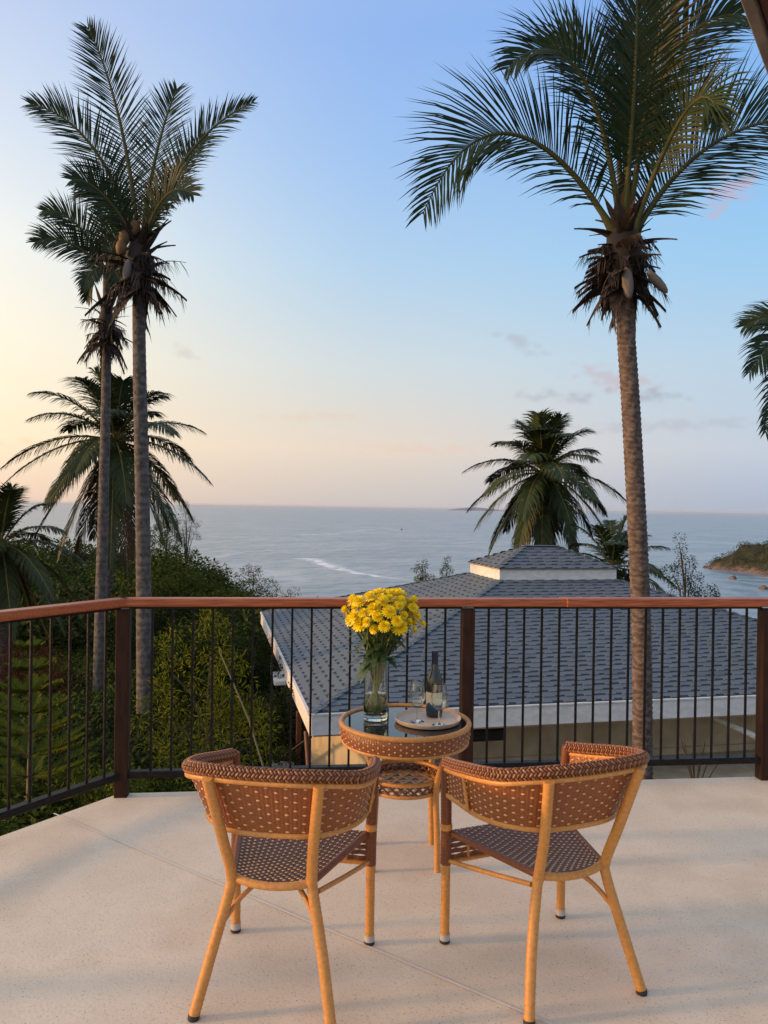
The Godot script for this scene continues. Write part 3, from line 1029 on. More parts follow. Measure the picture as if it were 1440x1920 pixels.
	crown_fronds(o, top, 28, 1.9, 80, -60, 0.5, 0.42, 54, 0.016, Color(0.034, 0.046, 0.015), 33, 0.3, 2)
	# beyond the cupola
	o = thing("coconut_palm", "leafy round palm rising behind the roof cupola", "palm", Vector3(5.95, -7.5, -30.0), 0.0, "coconut palms round the terrace")
	top = Vector3(0.1, 10.5, 0)
	part(o, "trunk", ringed_trunk([Vector3(-0.1, -0.3, 0), Vector3(-0.1, 4.0, 0), Vector3(0, 8.0, 0), top], 0.2, 0.15, 0.2, 9), M.palm_trunk)
	crown_fronds(o, top, 46, 3.2, 86, -68, 0.5, 0.86, 66, 0.024, Color(0.032, 0.048, 0.016), 35, 0.32, 3)
	# smaller, behind the tall trunk
	o = thing("coconut_palm", "small palm half hidden behind the tall right trunk", "palm", Vector3(7.55, -4.0, -26.0), 0.0, "coconut palms round the terrace")
	top = Vector3(0, 3.75, 0)
	part(o, "trunk", ringed_trunk([Vector3(0, -0.3, 0), Vector3(0.05, 2.0, 0), top], 0.16, 0.12, 0.18, 10), M.palm_trunk)
	crown_fronds(o, top, 26, 2.6, 74, -45, 0.45, 0.55, 56, 0.022, Color(0.026, 0.042, 0.014), 37, 0.3)
	# at the right edge, only some frond tips in view
	o = thing("coconut_palm", "palm at the right edge showing only a few hanging fronds", "palm", Vector3(7.22, -4.6, -13.0), 0.0, "coconut palms round the terrace")
	top = Vector3(0, 8.85, 0)
	part(o, "trunk", ringed_trunk([Vector3(0.1, -0.3, 0), Vector3(0.05, 4.0, 0), top], 0.16, 0.12, 0.12, 11), M.palm_trunk)
	for q in [[[0, 0, -20, 30, -50, 20, -75, -20], 0.2], [[0, 0, -25, 10, -50, -20, -72, -75], 0.5], [[0, 0, -15, 30, -35, 45, -62, 30], -0.3], [[0, 0, 10, 40, 40, 60, 80, 40], 0.2], [[0, 0, 20, 20, 60, 10, 90, -40], 0.4], [[0, 0, -5, 50, -10, 90, -20, 120], -0.2], [[0, 0, 10, 50, 30, 90, 50, 120], 0.5], [[0, 0, 10, 0, 20, -40, 25, -90], 0.7]]:
		var c = q[0]
		var g := G.new()
		k = 0.0115 * 1.6
		frond(g, Vector3(c[0], c[1], 0) * k, Vector3(c[2], c[3], 0) * k, Vector3(c[4] * k, c[5] * k, q[1]), Vector3(c[6] * k, c[7] * k, q[1] * 1.5), Vector3(0.1, 0.6, 1).normalized(), 0.62, 64, 0.015, 0.3, green, Color(0.10, 0.10, 0.04), r, 0.03)
		part(o, "frond", g.mesh(), M.frond).position = top
	skirt(o, top, 0.6, 0.2, 14, 48, 0.4)


func pine(label: String, at: Vector3, hgt: float, reach: float, tiers: int, c: Color, seed_: int) -> void:
	var r := RandomNumberGenerator.new()
	r.seed = seed_
	var o := thing("young_pine", label, "tree", at)
	var g := G.new()
	g.tube([Vector3.ZERO, Vector3(0.03, hgt * 0.5, 0.02), Vector3(0, hgt, 0)], [0.035, 0.025, 0.006], 7)
	part(o, "trunk", g.mesh(), M.pale_stick)
	for t in tiers:
		var f := t / (tiers - 1.0)
		var y := hgt * (0.10 + 0.86 * f)
		for b in 8:
			var az := TAU * b / 8.0 + t * 0.7 + r.randf_range(-0.25, 0.25)
			var out := Vector3(cos(az), 0, sin(az))
			var l := reach * (1.0 - 0.85 * f) * r.randf_range(0.8, 1.1)
			var gb := G.new()
			frond(gb, Vector3.ZERO, out * l * 0.4 + Vector3.UP * l * 0.02, out * l * 0.75 + Vector3.UP * l * 0.10, out * l + Vector3.UP * l * 0.28, Vector3.UP, 0.09 + 0.05 * l, 64, 0.0042, 0.0, c.lerp(Color(c.r * 1.5, c.g * 1.3, c.b), r.randf()), Color(0.06, 0.05, 0.02), r, 0.008, 0.1, 0.4)
			part(o, "branch", gb.mesh(), M.foliage).position = Vector3(0, y, 0)


func vegetation() -> void:
	var r := RandomNumberGenerator.new()
	r.seed = 99
	var dark := Color(0.022, 0.036, 0.008)
	var mid := Color(0.070, 0.094, 0.016)
	var lite := Color(0.115, 0.132, 0.015)
	pine("young pine with tiered branches below the left end of the terrace", Vector3(-3.75, -1.95, -8.4), 2.1, 0.98, 9, Color(0.085, 0.110, 0.012), 1)
	# the yellowish feathery tree in the middle of the left view
	var bl := [[Vector3(0.05, 1.75, 0), Vector3(0.25, 0.6, 0.25)], [Vector3(-0.35, 1.55, 0.1), Vector3(0.24, 0.55, 0.25)], [Vector3(0.32, 1.35, 0.1), Vector3(0.26, 0.5, 0.25)], [Vector3(-0.55, 1.0, 0), Vector3(0.28, 0.42, 0.28)], [Vector3(0.55, 0.85, 0.1), Vector3(0.28, 0.42, 0.28)], [Vector3(0.1, 0.85, 0.25), Vector3(0.3, 0.4, 0.25)], [Vector3(-0.25, 0.42, 0.3), Vector3(0.36, 0.34, 0.3)], [Vector3(0.42, 0.35, 0.3), Vector3(0.36, 0.32, 0.3)]]
	tree("feathery_tree", "yellow green feathery tree right of the corner post", Vector3(-2.0, -1.85, -9.0), 2.3, bl, 0.17, 2.1, Color(0.070, 0.085, 0.010), Color(0.27, 0.26, 0.018), 2, true)
	var o := MeshInstance3D.new()
	var g := G.new()
	g.tube([Vector3(-1.78, 0.05, -8.6), Vector3(-1.42, -0.66, -8.45), Vector3(-1.02, -1.75, -8.25)], [0.007, 0.009, 0.011], 6)
	o.name = "bamboo_stake"; o.mesh = g.mesh(); o.material_override = M.pale_stick
	add_child(o)
	tag(o, "thin pale stake leaning in front of the feathery tree", "stake")
	# trees whose tops show against the sea
	tree("slender_tree", "soft green tree standing up from the left ridge against the sea", Vector3(-24.9, -9.0, -90), 9.0, [[Vector3(0.3, 8.6, 0), Vector3(1.2, 1.3, 1.2)], [Vector3(-0.6, 7.2, 0.4), Vector3(1.4, 1.2, 1.3)], [Vector3(0.8, 6.6, 0.2), Vector3(1.5, 1.2, 1.3)], [Vector3(0, 5.4, 0.3), Vector3(2.0, 1.4, 1.6)]], 0.5, 3.0, mid, Color(0.06, 0.085, 0.02), 11, false, "tree")
	tree("slender_tree", "thin leaved bare looking tree right of the soft green one on the ridge", Vector3(-22.4, -10.0, -90), 11.0, [[Vector3(-0.2, 11.0, 0), Vector3(0.6, 1.2, 0.6)], [Vector3(0.5, 9.4, 0.2), Vector3(0.9, 1.0, 0.8)], [Vector3(-0.6, 9.2, 0), Vector3(0.8, 0.9, 0.8)], [Vector3(0.7, 8.0, 0.1), Vector3(1.0, 0.8, 0.8)], [Vector3(-0.4, 7.6, 0.2), Vector3(1.0, 0.8, 0.8)], [Vector3(0.1, 6.2, 0.2), Vector3(1.4, 0.9, 1.0)]], 0.42, 1.3, dark, mid, 12, true)
	tree("shore_tree", "dark bushy tree with twin tops nearest the sea on the left slope", Vector3(-11.5, -8.5, -70), 5.0, [[Vector3(0, 4.4, 0), Vector3(0.8, 0.8, 0.8)], [Vector3(-0.8, 3.8, 0), Vector3(0.8, 0.9, 0.8)], [Vector3(0.7, 3.4, 0), Vector3(1.0, 0.9, 0.9)], [Vector3(-0.2, 2.4, 0.3), Vector3(1.6, 1.3, 1.2)]], 0.36, 1.5, dark, mid, 13)
	tree("shore_tree", "small dark tree on the left slope, second from the roof", Vector3(-9.6, -9.0, -69), 4.2, [[Vector3(-0.1, 3.4, 0), Vector3(0.7, 0.8, 0.7)], [Vector3(0.5, 2.7, 0), Vector3(0.9, 0.8, 0.8)], [Vector3(-0.3, 1.8, 0), Vector3(1.3, 1.1, 1.0)]], 0.36, 1.4, dark, mid, 14)
	tree("shore_tree", "lowest dark tree on the left slope, next to the roof", Vector3(-7.9, -9.3, -68), 3.8, [[Vector3(0.2, 3.2, 0), Vector3(0.7, 0.7, 0.7)], [Vector3(-0.3, 2.5, 0), Vector3(0.8, 0.7, 0.8)], [Vector3(0.3, 1.6, 0), Vector3(1.2, 1.0, 1.0)]], 0.34, 1.3, dark, Color(0.04, 0.06, 0.018), 15)
	tree("roadside_tree", "pointed dark tree behind the roof left of the cupola", Vector3(2.0, -4.4, -40), 3.6, [[Vector3(0, 3.15, 0), Vector3(0.22, 0.36, 0.22)], [Vector3(-0.15, 2.7, 0), Vector3(0.4, 0.42, 0.4)], [Vector3(0.15, 2.35, 0), Vector3(0.5, 0.45, 0.45)], [Vector3(0, 1.7, 0), Vector3(0.65, 0.6, 0.6)]], 0.2, 2.2, dark, mid, 16)
	tree("roadside_tree", "slim pointed dark tree behind the roof, closer to the cupola", Vector3(3.2, -4.4, -40), 3.7, [[Vector3(0.05, 3.3, 0), Vector3(0.2, 0.36, 0.2)], [Vector3(0, 2.8, 0), Vector3(0.34, 0.42, 0.34)], [Vector3(0.02, 2.3, 0), Vector3(0.4, 0.45, 0.4)], [Vector3(0, 1.6, 0), Vector3(0.5, 0.6, 0.5)], [Vector3(-0.75, 2.15, 0), Vector3(0.25, 0.3, 0.25)]], 0.19, 2.2, dark, mid, 17)
	tree("open_tree", "open branched leafy tree right of the tall palm trunk", Vector3(9.3, -3.2, -24), 4.2, [[Vector3(-0.3, 3.85, 0), Vector3(0.16, 0.35, 0.16)], [Vector3(-0.15, 3.3, 0.1), Vector3(0.32, 0.3, 0.3)], [Vector3(-0.5, 2.95, 0), Vector3(0.35, 0.28, 0.3)], [Vector3(0.1, 2.75, 0), Vector3(0.35, 0.3, 0.3)], [Vector3(-0.2, 2.4, 0.1), Vector3(0.55, 0.4, 0.4)], [Vector3(0.55, 2.3, 0), Vector3(0.42, 0.34, 0.4)], [Vector3(0.3, 1.9, 0.2), Vector3(0.8, 0.45, 0.5)], [Vector3(0.85, 1.95, 0), Vector3(0.3, 0.3, 0.3)]], 0.17, 2.0, Color(0.018, 0.030, 0.014), Color(0.038, 0.056, 0.022), 18)
	tree("bright_bush", "sunlit green bush over the right end of the roof", Vector3(10.4, -3.2, -21), 2.2, [[Vector3(0.2, 1.85, 0), Vector3(0.5, 0.4, 0.5)], [Vector3(-0.4, 1.6, 0), Vector3(0.5, 0.35, 0.5)], [Vector3(0.9, 1.6, 0), Vector3(0.6, 0.5, 0.5)]], 0.16, 1.6, mid, lite, 19, false, "bush")
	tree("red_shrub", "reddish brown shrub at the left edge below the handrail", Vector3(-6.35, -3.0, -14.2), 2.2, [[Vector3(0, 1.7, 0), Vector3(0.6, 0.5, 0.5)], [Vector3(-0.5, 1.3, 0), Vector3(0.6, 0.5, 0.5)], [Vector3(0.4, 1.1, 0.1), Vector3(0.5, 0.55, 0.5)]], 0.2, 2.0, Color(0.06, 0.018, 0.010), Color(0.11, 0.036, 0.018), 20, true, "shrub")
	# bushes and trees on the near slope, each with its own look
	var spots := [
		["dark glossy bush below the left railing, nearest the floor edge", -3.05, -5.2, 0.55, dark, mid], ["low dark bush under the corner post", -2.0, -5.6, 0.5, dark, mid], ["leafy bush under the middle of the left railing", -3.5, -6.6, 0.75, dark, lite],
		["light green leafy bush just left of the corner post", -2.75, -8.2, 0.7, mid, lite], ["olive bush behind the young pine", -4.9, -9.6, 0.9, dark, mid], ["dark round tree between the two tall trunks and the feathery tree", -3.1, -13.5, 1.7, dark, mid],
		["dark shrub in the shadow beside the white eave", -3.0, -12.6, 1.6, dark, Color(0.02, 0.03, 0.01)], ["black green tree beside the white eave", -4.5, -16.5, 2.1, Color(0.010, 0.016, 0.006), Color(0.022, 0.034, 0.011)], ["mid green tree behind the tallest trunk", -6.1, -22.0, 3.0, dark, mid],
		["bright green tree on the slope between the left trunks", -9.6, -34.0, 3.6, mid, lite], ["green tree on the slope right of the tallest trunk", -8.2, -32.0, 3.5, mid, Color(0.052, 0.07, 0.016)], ["broad dark tree on the slope behind the handrail corner", -14.5, -40.0, 4.5, dark, mid],
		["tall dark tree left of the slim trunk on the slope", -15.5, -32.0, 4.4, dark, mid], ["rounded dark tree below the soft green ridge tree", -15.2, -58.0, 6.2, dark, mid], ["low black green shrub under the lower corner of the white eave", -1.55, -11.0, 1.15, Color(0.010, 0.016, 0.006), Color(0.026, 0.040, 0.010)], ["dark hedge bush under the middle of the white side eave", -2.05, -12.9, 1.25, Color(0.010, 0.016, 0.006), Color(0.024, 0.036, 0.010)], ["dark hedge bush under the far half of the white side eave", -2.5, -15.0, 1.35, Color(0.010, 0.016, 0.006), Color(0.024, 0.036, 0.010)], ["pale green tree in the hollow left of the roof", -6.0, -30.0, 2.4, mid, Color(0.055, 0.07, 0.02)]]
	for k in spots.size():
		var s = spots[k]
		var y := ground_y(s[1], s[2])
		var hgt: float = s[3]
		var bs := []
		for j in 6:
			var a := TAU * j / 6.0 + k
			var f := 0.45 if j % 2 else 0.7
			bs.append([Vector3(cos(a) * hgt * 0.34, hgt * (f + r.randf_range(-0.06, 0.12)), sin(a) * hgt * 0.3), Vector3.ONE * hgt * r.randf_range(0.24, 0.34)])
		bs.push_front([Vector3(0, hgt * 0.84, 0), Vector3.ONE * hgt * 0.27])
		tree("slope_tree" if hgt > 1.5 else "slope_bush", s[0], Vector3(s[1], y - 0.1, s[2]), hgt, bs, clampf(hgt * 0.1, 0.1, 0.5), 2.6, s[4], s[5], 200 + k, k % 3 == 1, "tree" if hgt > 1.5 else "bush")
	# everything else that reads as one wood
	for lay in 3:
		var xf := []
		var cols := []
		var want: int = [14000, 16000, 14000][lay]
		var dmin: float = [5.2, 24.0, 75.0][lay]
		var dmax: float = [26.0, 80.0, 230.0][lay]
		var tries := 0
		while xf.size() < want and tries < 200000:
			tries += 1
			var d := lerpf(dmin, dmax, pow(r.randf(), 0.8))
			var x := r.randf_range(-0.62, 0.30) * d - (3.0 if d < 12 else 0.0)
			if lay == 0:
				x = r.randf_range(-0.75, 0.02) * d
				if x > -2.2 - 0.12 * (d - 5.0) + 0.9 and d > 8.6 or x > -1.75 and d < 6:
					continue
			if lay == 1 and x > -0.1 * d + 0.5:
				if d < 30:
					continue
				if r.randf() < 0.5:
					continue
			var y := ground_y(x, -d)
			if y < SEA + 1.5:
				continue
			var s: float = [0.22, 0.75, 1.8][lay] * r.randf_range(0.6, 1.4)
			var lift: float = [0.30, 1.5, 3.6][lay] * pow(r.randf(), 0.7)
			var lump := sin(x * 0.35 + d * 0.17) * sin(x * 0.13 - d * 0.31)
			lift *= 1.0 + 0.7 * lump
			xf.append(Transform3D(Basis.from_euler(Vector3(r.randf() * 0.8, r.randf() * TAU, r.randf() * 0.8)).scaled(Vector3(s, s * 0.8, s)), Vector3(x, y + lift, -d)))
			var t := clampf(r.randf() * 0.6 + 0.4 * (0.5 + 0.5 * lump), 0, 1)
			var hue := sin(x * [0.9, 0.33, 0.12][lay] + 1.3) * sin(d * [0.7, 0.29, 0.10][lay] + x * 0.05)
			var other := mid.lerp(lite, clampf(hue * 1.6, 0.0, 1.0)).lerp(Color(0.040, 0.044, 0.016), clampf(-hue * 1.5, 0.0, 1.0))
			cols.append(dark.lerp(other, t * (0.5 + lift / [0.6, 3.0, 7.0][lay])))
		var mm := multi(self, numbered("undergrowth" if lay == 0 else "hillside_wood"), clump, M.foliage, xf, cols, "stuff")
		mm.set_meta("label", ["low dark undergrowth beneath the terrace railing", "dense wood on the slope below the terrace", "distant wood covering the ridge above the sea"][lay])
		mm.set_meta("category", "wood")


# ------------------------------------------------------------------ the neighbour's house
func slope_shingles(owner: Node3D, o: Vector3, ud: Vector3, sd: Vector3, W: float, run_cos: float, len_s: float, singles: int, rest: G, seed_: int, s_from := 0.0) -> int:
	# o: eave corner; ud along the eave; sd up the slope; hips close in by run_cos per metre at both ends
	var r := RandomNumberGenerator.new()
	r.seed = seed_
	var nd := ud.cross(sd).normalized()
	if nd.y < 0:
		nd = -nd
	var ex := 0.128
	var nz := noise(0.35, 33, 4)
	var s := s_from
	var made := 0
	var row := 0
	while s < len_s - 0.01:
		var s1 := minf(s + ex, len_s)
		var u := s * run_cos - r.randf() * 0.2
		var uend := W - s * run_cos
		while u < uend:
			var pitch := r.randf_range(0.21, 0.33)
			var gap := pitch * r.randf_range(0.40, 0.60)
			var a0 := maxf(u, s * run_cos + 0.004)
			var a1 := minf(u + pitch - gap, uend - 0.004)
			var b1 := minf(u + pitch, uend - 0.004)
			u += pitch
			if b1 - a0 < 0.03:
				continue
			var one := made < singles
			var g := G.new() if one else rest
			var sx := o + ud * a0 + sd * s
			var tone := 1.0 + r.randf_range(-0.10, 0.10) + 0.16 * nz.get_noise_3dv(sx) + (r.randf_range(-0.2, 0.12) if r.randf() < 0.06 else 0.0)
			g.col = Color(tone, tone * r.randf_range(0.98, 1.02), tone * r.randf_range(0.96, 1.03))
			var lo := 0.012
			var hi := 0.004
			var sh := s + ex * 0.31
			# tab
			if a1 > a0 + 0.01:
				_slab(g, o, ud, sd, nd, a0, a1, s, s1, lo + r.randf() * 0.003, hi)
			# strip above the gap
			var q := maxf(a1, a0)
			if b1 > q + 0.005 and s1 > sh:
				_slab(g, o, ud, sd, nd, q, b1, sh, s1, lo * 0.75, hi)
			if one:
				part(owner, "shingle", g.mesh(), M["shingle_%d" % r.randi_range(0, 2)])
				made += 1
		s += ex
		row += 1
	return made


func _slab(g: G, o: Vector3, ud: Vector3, sd: Vector3, nd: Vector3, u0: float, u1: float, s0: float, s1: float, lo: float, hi: float) -> void:
	var a := o + ud * u0 + sd * s0
	var b := o + ud * u1 + sd * s0
	var c := o + ud * u1 + sd * s1
	var d := o + ud * u0 + sd * s1
	var z := nd * 0.001
	g.quad_out(a + nd * lo, b + nd * lo, c + nd * hi, d + nd * hi, nd)
	g.quad_out(a + z, b + z, b + nd * lo, a + nd * lo, -sd)
	g.quad_out(a + z, a + nd * lo, d + nd * hi, d + z, -ud)
	g.quad_out(b + z, b + nd * lo, c + nd * hi, c + z, ud)


func house() -> void:
	var o := thing("neighbour_house", "single storey house with hipped grey shingle roof, white fascia and cupola", "house", Vector3(-0.83, 0, -9.4), LEAN)
	var e := -0.838
	var W := 9.84
	var D := 9.19
	var tn := 0.3192
	var run := 3.8
	var rise := run * tn
	var sl := run * sqrt(1 + tn * tn)
	var rc := run / sl
	# the deck under the shingles
	var g := G.new()
	var c := [Vector3(0, e, 0), Vector3(W, e, 0), Vector3(W, e, -D), Vector3(0, e, -D)]
	var t := [Vector3(run, e + rise, -run), Vector3(W - run, e + rise, -run), Vector3(W - run, e + rise, -D + run), Vector3(run, e + rise, -D + run)]
	for k in 4:
		g.quad_out(c[k], c[(k + 1) % 4], t[(k + 1) % 4], t[k], Vector3.UP)
	g.quad_out(t[0], t[1], t[2], t[3], Vector3.UP)
	var roof := part(o, "roof", g.mesh(), M.shingle_under)
	var rest := G.new()
	var up := Vector3(0, tn, -1).normalized()
	slope_shingles(roof, c[0], Vector3.RIGHT, up, W, rc, sl, 300, rest, 5)
	slope_shingles(roof, c[3], Vector3(0, 0, 1), Vector3(1, tn, 0).normalized(), D, rc, sl, 0, rest, 6)
	slope_shingles(roof, c[1], Vector3(0, 0, -1), Vector3(-1, tn, 0).normalized(), D, rc, sl, 0, rest, 7)
	slope_shingles(roof, c[2], Vector3(-1, 0, 0), Vector3(0, tn, 1).normalized(), W, rc, sl, 0, rest, 8)
	part(roof, "shingles", rest.mesh(), M.shingle_1, "stuff")
	# hip caps
	for k in 4:
		var gh := G.new()
		var a: Vector3 = c[k] + Vector3(0, 0.012, 0)
		var b: Vector3 = t[k] + Vector3(0, 0.012, 0)
		var n := 26
		for j in n:
			var p := a.lerp(b, j / float(n))
			var q := a.lerp(b, (j + 1.12) / float(n))
			var d := (b - a).normalized()
			var sd := d.cross(Vector3.UP).normalized() * 0.07
			var lift := Vector3(0, 0.012, 0)
			var drop := Vector3(0, -0.016, 0)
			gh.quad_out(p + lift, q, q + sd + drop, p + lift + sd + drop, Vector3.UP)
			gh.quad_out(p + lift, q, q - sd + drop, p + lift - sd + drop, Vector3.UP)
			gh.quad_out(p + lift, p + lift + sd + drop, p + sd + drop * 1.2, p, -d)
		part(roof, "hip_cap", gh.mesh(), M.shingle_1)
	# fascia boards, front and sides, and the drip edge
	var fh := 0.262
	for k in 4:
		var a: Vector3 = c[k]
		var b: Vector3 = c[(k + 1) % 4]
		var d := (b - a).normalized()
		var n := d.cross(Vector3.UP)
		g = G.new()
		g.box((a + b) * 0.5 + Vector3(0, -fh * 0.5 - 0.004, 0) + n * 0.012, Vector3((b - a).length() - (0.0 if k % 2 == 0 else 0.05), fh, 0.024), Basis(d, Vector3.UP, -n), 0.003)
		part(o, "fascia", g.mesh(), M.white_paint)
		g = G.new()
		g.box((a + b) * 0.5 + Vector3(0, -0.016, 0) + n * 0.034, Vector3((b - a).length() + 0.05, 0.02, 0.016), Basis(d, Vector3.UP, -n), 0.002)
		part(o, "drip_edge", g.mesh(), M.white_paint)
	# soffit
	g = G.new()
	g.box(Vector3(W * 0.5, e - fh - 0.02, -D * 0.5), Vector3(W - 0.06, 0.03, D - 0.06))
	part(o, "soffit", g.mesh(), M.shade_wall)
	# walls: a corner added at a slant so that it catches the sun, then the recessed front
	var wt := e - fh - 0.035
	var wb := -3.6
	g = G.new()
	var w := [Vector3(0.10, 0, -0.95), Vector3(0.92, 0, -0.13), Vector3(1.0, 0, -0.95), Vector3(W - 0.9, 0, -0.95), Vector3(W - 0.9, 0, -D + 0.8), Vector3(1.0, 0, -D + 0.8), Vector3(1.0, 0, -1.4)]
	for k in 7:
		if k == 0 or k == 2:
			continue
		var a: Vector3 = w[k]
		var b: Vector3 = w[(k + 1) % 7]
		g.quad(a + Vector3(0, wb, 0), b + Vector3(0, wb, 0), b + Vector3(0, wt, 0), a + Vector3(0, wt, 0))
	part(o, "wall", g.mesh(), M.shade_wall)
	g = G.new()
	g.box((w[0] + w[1]) * 0.5 + Vector3(0, (wt + wb) * 0.5, 0), Vector3(w[0].distance_to(w[1]), wt - wb, 0.08), Basis((w[1] - w[0]).normalized(), Vector3.UP, (w[1] - w[0]).normalized().cross(Vector3.UP)), 0.004)
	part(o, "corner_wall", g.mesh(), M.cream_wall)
	g = G.new()
	g.quad(w[2] + Vector3(0, wb, 0), w[3] + Vector3(0, wb, 0), w[3] + Vector3(0, wt, 0), w[2] + Vector3(0, wt, 0))
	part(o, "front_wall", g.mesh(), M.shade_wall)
	g = G.new()
	g.box(Vector3(W * 0.5 + 0.2, -1.99, 0.25), Vector3(W + 0.8, 0.14, 2.3), Basis(), 0.01)
	part(o, "paved_ledge", g.mesh(), M.shade_wall)
	g = G.new()
	g.box(Vector3(W * 0.5 + 0.5, -1.86, -0.93), Vector3(W - 2.4, 0.10, 0.03), Basis(), 0.004)
	part(o, "skirting", g.mesh(), M.shade_wall)
	# dark lamp box under the fascia, and a white pipe
	g = G.new()
	g.box(Vector3(2.30, e - fh - 0.155, -0.25), Vector3(0.46, 0.17, 0.2), Basis(), 0.03)
	part(o, "soffit_box", g.mesh(), M.black_metal)
	g = G.new()
	g.tube(curve_points([Vector3(5.45, e - fh - 0.06, -0.9), Vector3(5.62, e - fh - 0.10, -0.75), Vector3(6.0, e - fh - 0.28, -0.15), Vector3(6.15, e - fh - 0.36, 0.05)], 0.08), same(0.045, 20), 10)
	part(o, "drain_pipe", g.mesh(), M.pvc)
	# bracket of a lower eave at the left
	g = G.new()
	g.box(Vector3(-0.10, e - 0.30, -3.35), Vector3(0.20, 0.08, 0.7), Basis(), 0.01)
	g.box(Vector3(-0.19, e - 0.22, -3.68), Vector3(0.03, 0.20, 0.08), Basis(), 0.005)
	part(o, "eave_bracket", g.mesh(), M.white_paint)
	# timber prop and brace below the corner
	g = G.new()
	g.box(Vector3(0.0, -2.1, -1.3), Vector3(0.07, 1.9, 0.07), Basis(), 0.006)
	part(o, "timber_post", g.mesh(), M.brown_timber)
	g = G.new()
	g.tube([Vector3(0.0, -1.2, -0.5), Vector3(0.0, -1.62, -0.15)], [0.03, 0.03], 6)
	part(o, "timber_brace", g.mesh(), M.brown_timber)
	# cupola
	var cx0 := run
	var cx1 := W - run
	var cz0 := -run
	var cz1 := -D + run
	var cb := e + rise - 0.01
	var ct := cb + 0.215
	var cu := G.new()
	cu.box(Vector3((cx0 + cx1) * 0.5, (cb + ct) * 0.5, (cz0 + cz1) * 0.5), Vector3(cx1 - cx0 + 0.02, ct - cb, cz0 - cz1 + 0.02), Basis(), 0.003)
	var cup := part(o, "cupola", cu.mesh(), M.white_paint)
	var ov := 0.05
	var q := [Vector3(cx0 - ov, ct, cz0 + ov), Vector3(cx1 + ov, ct, cz0 + ov), Vector3(cx1 + ov, ct, cz1 - ov), Vector3(cx0 - ov, ct, cz1 - ov)]
	var cd := (cz0 - cz1) + 2 * ov
	var ct2 := 0.42
	var crun := cd * 0.5
	var csl := crun * sqrt(1 + ct2 * ct2)
	var ra := Vector3(cx0 - ov + crun, ct + crun * ct2, (cz0 + cz1) * 0.5)
	var rb := Vector3(cx1 + ov - crun, ct + crun * ct2, (cz0 + cz1) * 0.5)
	g = G.new()
	g.quad_out(q[0], q[1], rb, ra, Vector3.UP)
	g.quad_out(q[2], q[3], ra, rb, Vector3.UP)
	g.tri_out(q[3], q[0], ra, Vector3.UP)
	g.tri_out(q[1], q[2], rb, Vector3.UP)
	g.quad_out(q[0] + Vector3(0, -0.015, 0), q[1] + Vector3(0, -0.015, 0), q[2] + Vector3(0, -0.015, 0), q[3] + Vector3(0, -0.015, 0), Vector3.DOWN)
	part(cup, "cupola_roof", g.mesh(), M.shingle_under)
	rest = G.new()
	var crc := crun / csl
	slope_shingles(cup, q[0], Vector3.RIGHT, Vector3(0, ct2, -1).normalized(), cx1 - cx0 + 2 * ov, crc, csl, 0, rest, 15)
	slope_shingles(cup, q[2], Vector3.LEFT, Vector3(0, ct2, 1).normalized(), cx1 - cx0 + 2 * ov, crc, csl, 0, rest, 16)
	slope_shingles(cup, q[3], Vector3(0, 0, 1), Vector3(1, ct2, 0).normalized(), cd, crc, csl, 0, rest, 17)
	slope_shingles(cup, q[1], Vector3(0, 0, -1), Vector3(-1, ct2, 0).normalized(), cd, crc, csl, 0, rest, 18)
	part(cup, "cupola_shingles", rest.mesh(), M.shingle_1, "stuff")
	g = G.new()
	g.box((ra + rb) * 0.5 + Vector3(0, 0.012, 0), Vector3(rb.x - ra.x + 0.1, 0.02, 0.12), Basis(), 0.008)
	part(cup, "ridge_cap", g.mesh(), M.shingle_0)
	# beside the house
	var b := thing("handrail_bar", "black sloping metal bar beside the white house corner", "handrail", Vector3(-1.5, -2.6, -10.4))
	g = G.new()
	g.tube([Vector3(-0.05, 0.72, 0), Vector3(0.62, 1.32, 0.45)], [0.02, 0.02], 6)
	part(b, "bar", g.mesh(), M.black_metal)
	for s in [0.1, 0.55]:
		g = G.new()
		g.tube([Vector3(s, 0, s * 0.65), Vector3(s, 0.72 + (s + 0.05) * 0.9, s * 0.65)], [0.012, 0.012], 6)
		part(b, "post", g.mesh(), M.black_metal)
	var pot := thing("flower_pot", "pale square flower pot below the house corner", "flower pot", Vector3(-1.28, -2.0, -10.2))
	g = G.new()
	g.box(Vector3(0, 0.14, 0), Vector3(0.3, 0.28, 0.3), Basis(), 0.02)
	part(pot, "tub", g.mesh(), M.clay_pot)
	var xf := []
	var cols := []
	var r := RandomNumberGenerator.new()
	r.seed = 3
	cloud(xf, cols, Vector3(0, 0.36, 0), Vector3(0.2, 0.14, 0.2), 60, 0.09, Color(0.02, 0.03, 0.01), Color(0.06, 0.08, 0.02), r)
	part(pot, "leaves", baked(clump, xf, cols), M.foliage)
	var tw := thing("bare_shrub", "bare twiggy shrub against the house wall right of the tall palm", "shrub", Vector3(3.72, -2.4, -9.3))
	for k in 9:
		g = G.new()
		var a := TAU * k / 9.0
		var l := r.randf_range(0.7, 1.25)
		var sp := Vector3(cos(a) * 0.22, 0, sin(a) * 0.2) * r.randf_range(0.5, 1.2)
		g.tube([Vector3.ZERO, Vector3(sp.x * 0.15, 0.55 * l + 0.2, sp.z * 0.2), sp + Vector3(0, 0.2 + l, 0)], [0.014, 0.010, 0.004], 5)
		part(tw, "twig", g.mesh(), M.bark)


# ------------------------------------------------------------------ terrace and railing
const CORNER := Vector3(-1.435, 0, -4.378)
const FRONT := Vector3(0.99342, 0, -0.11459)
const SIDE := Vector3(-0.5418, 0, 0.8405)


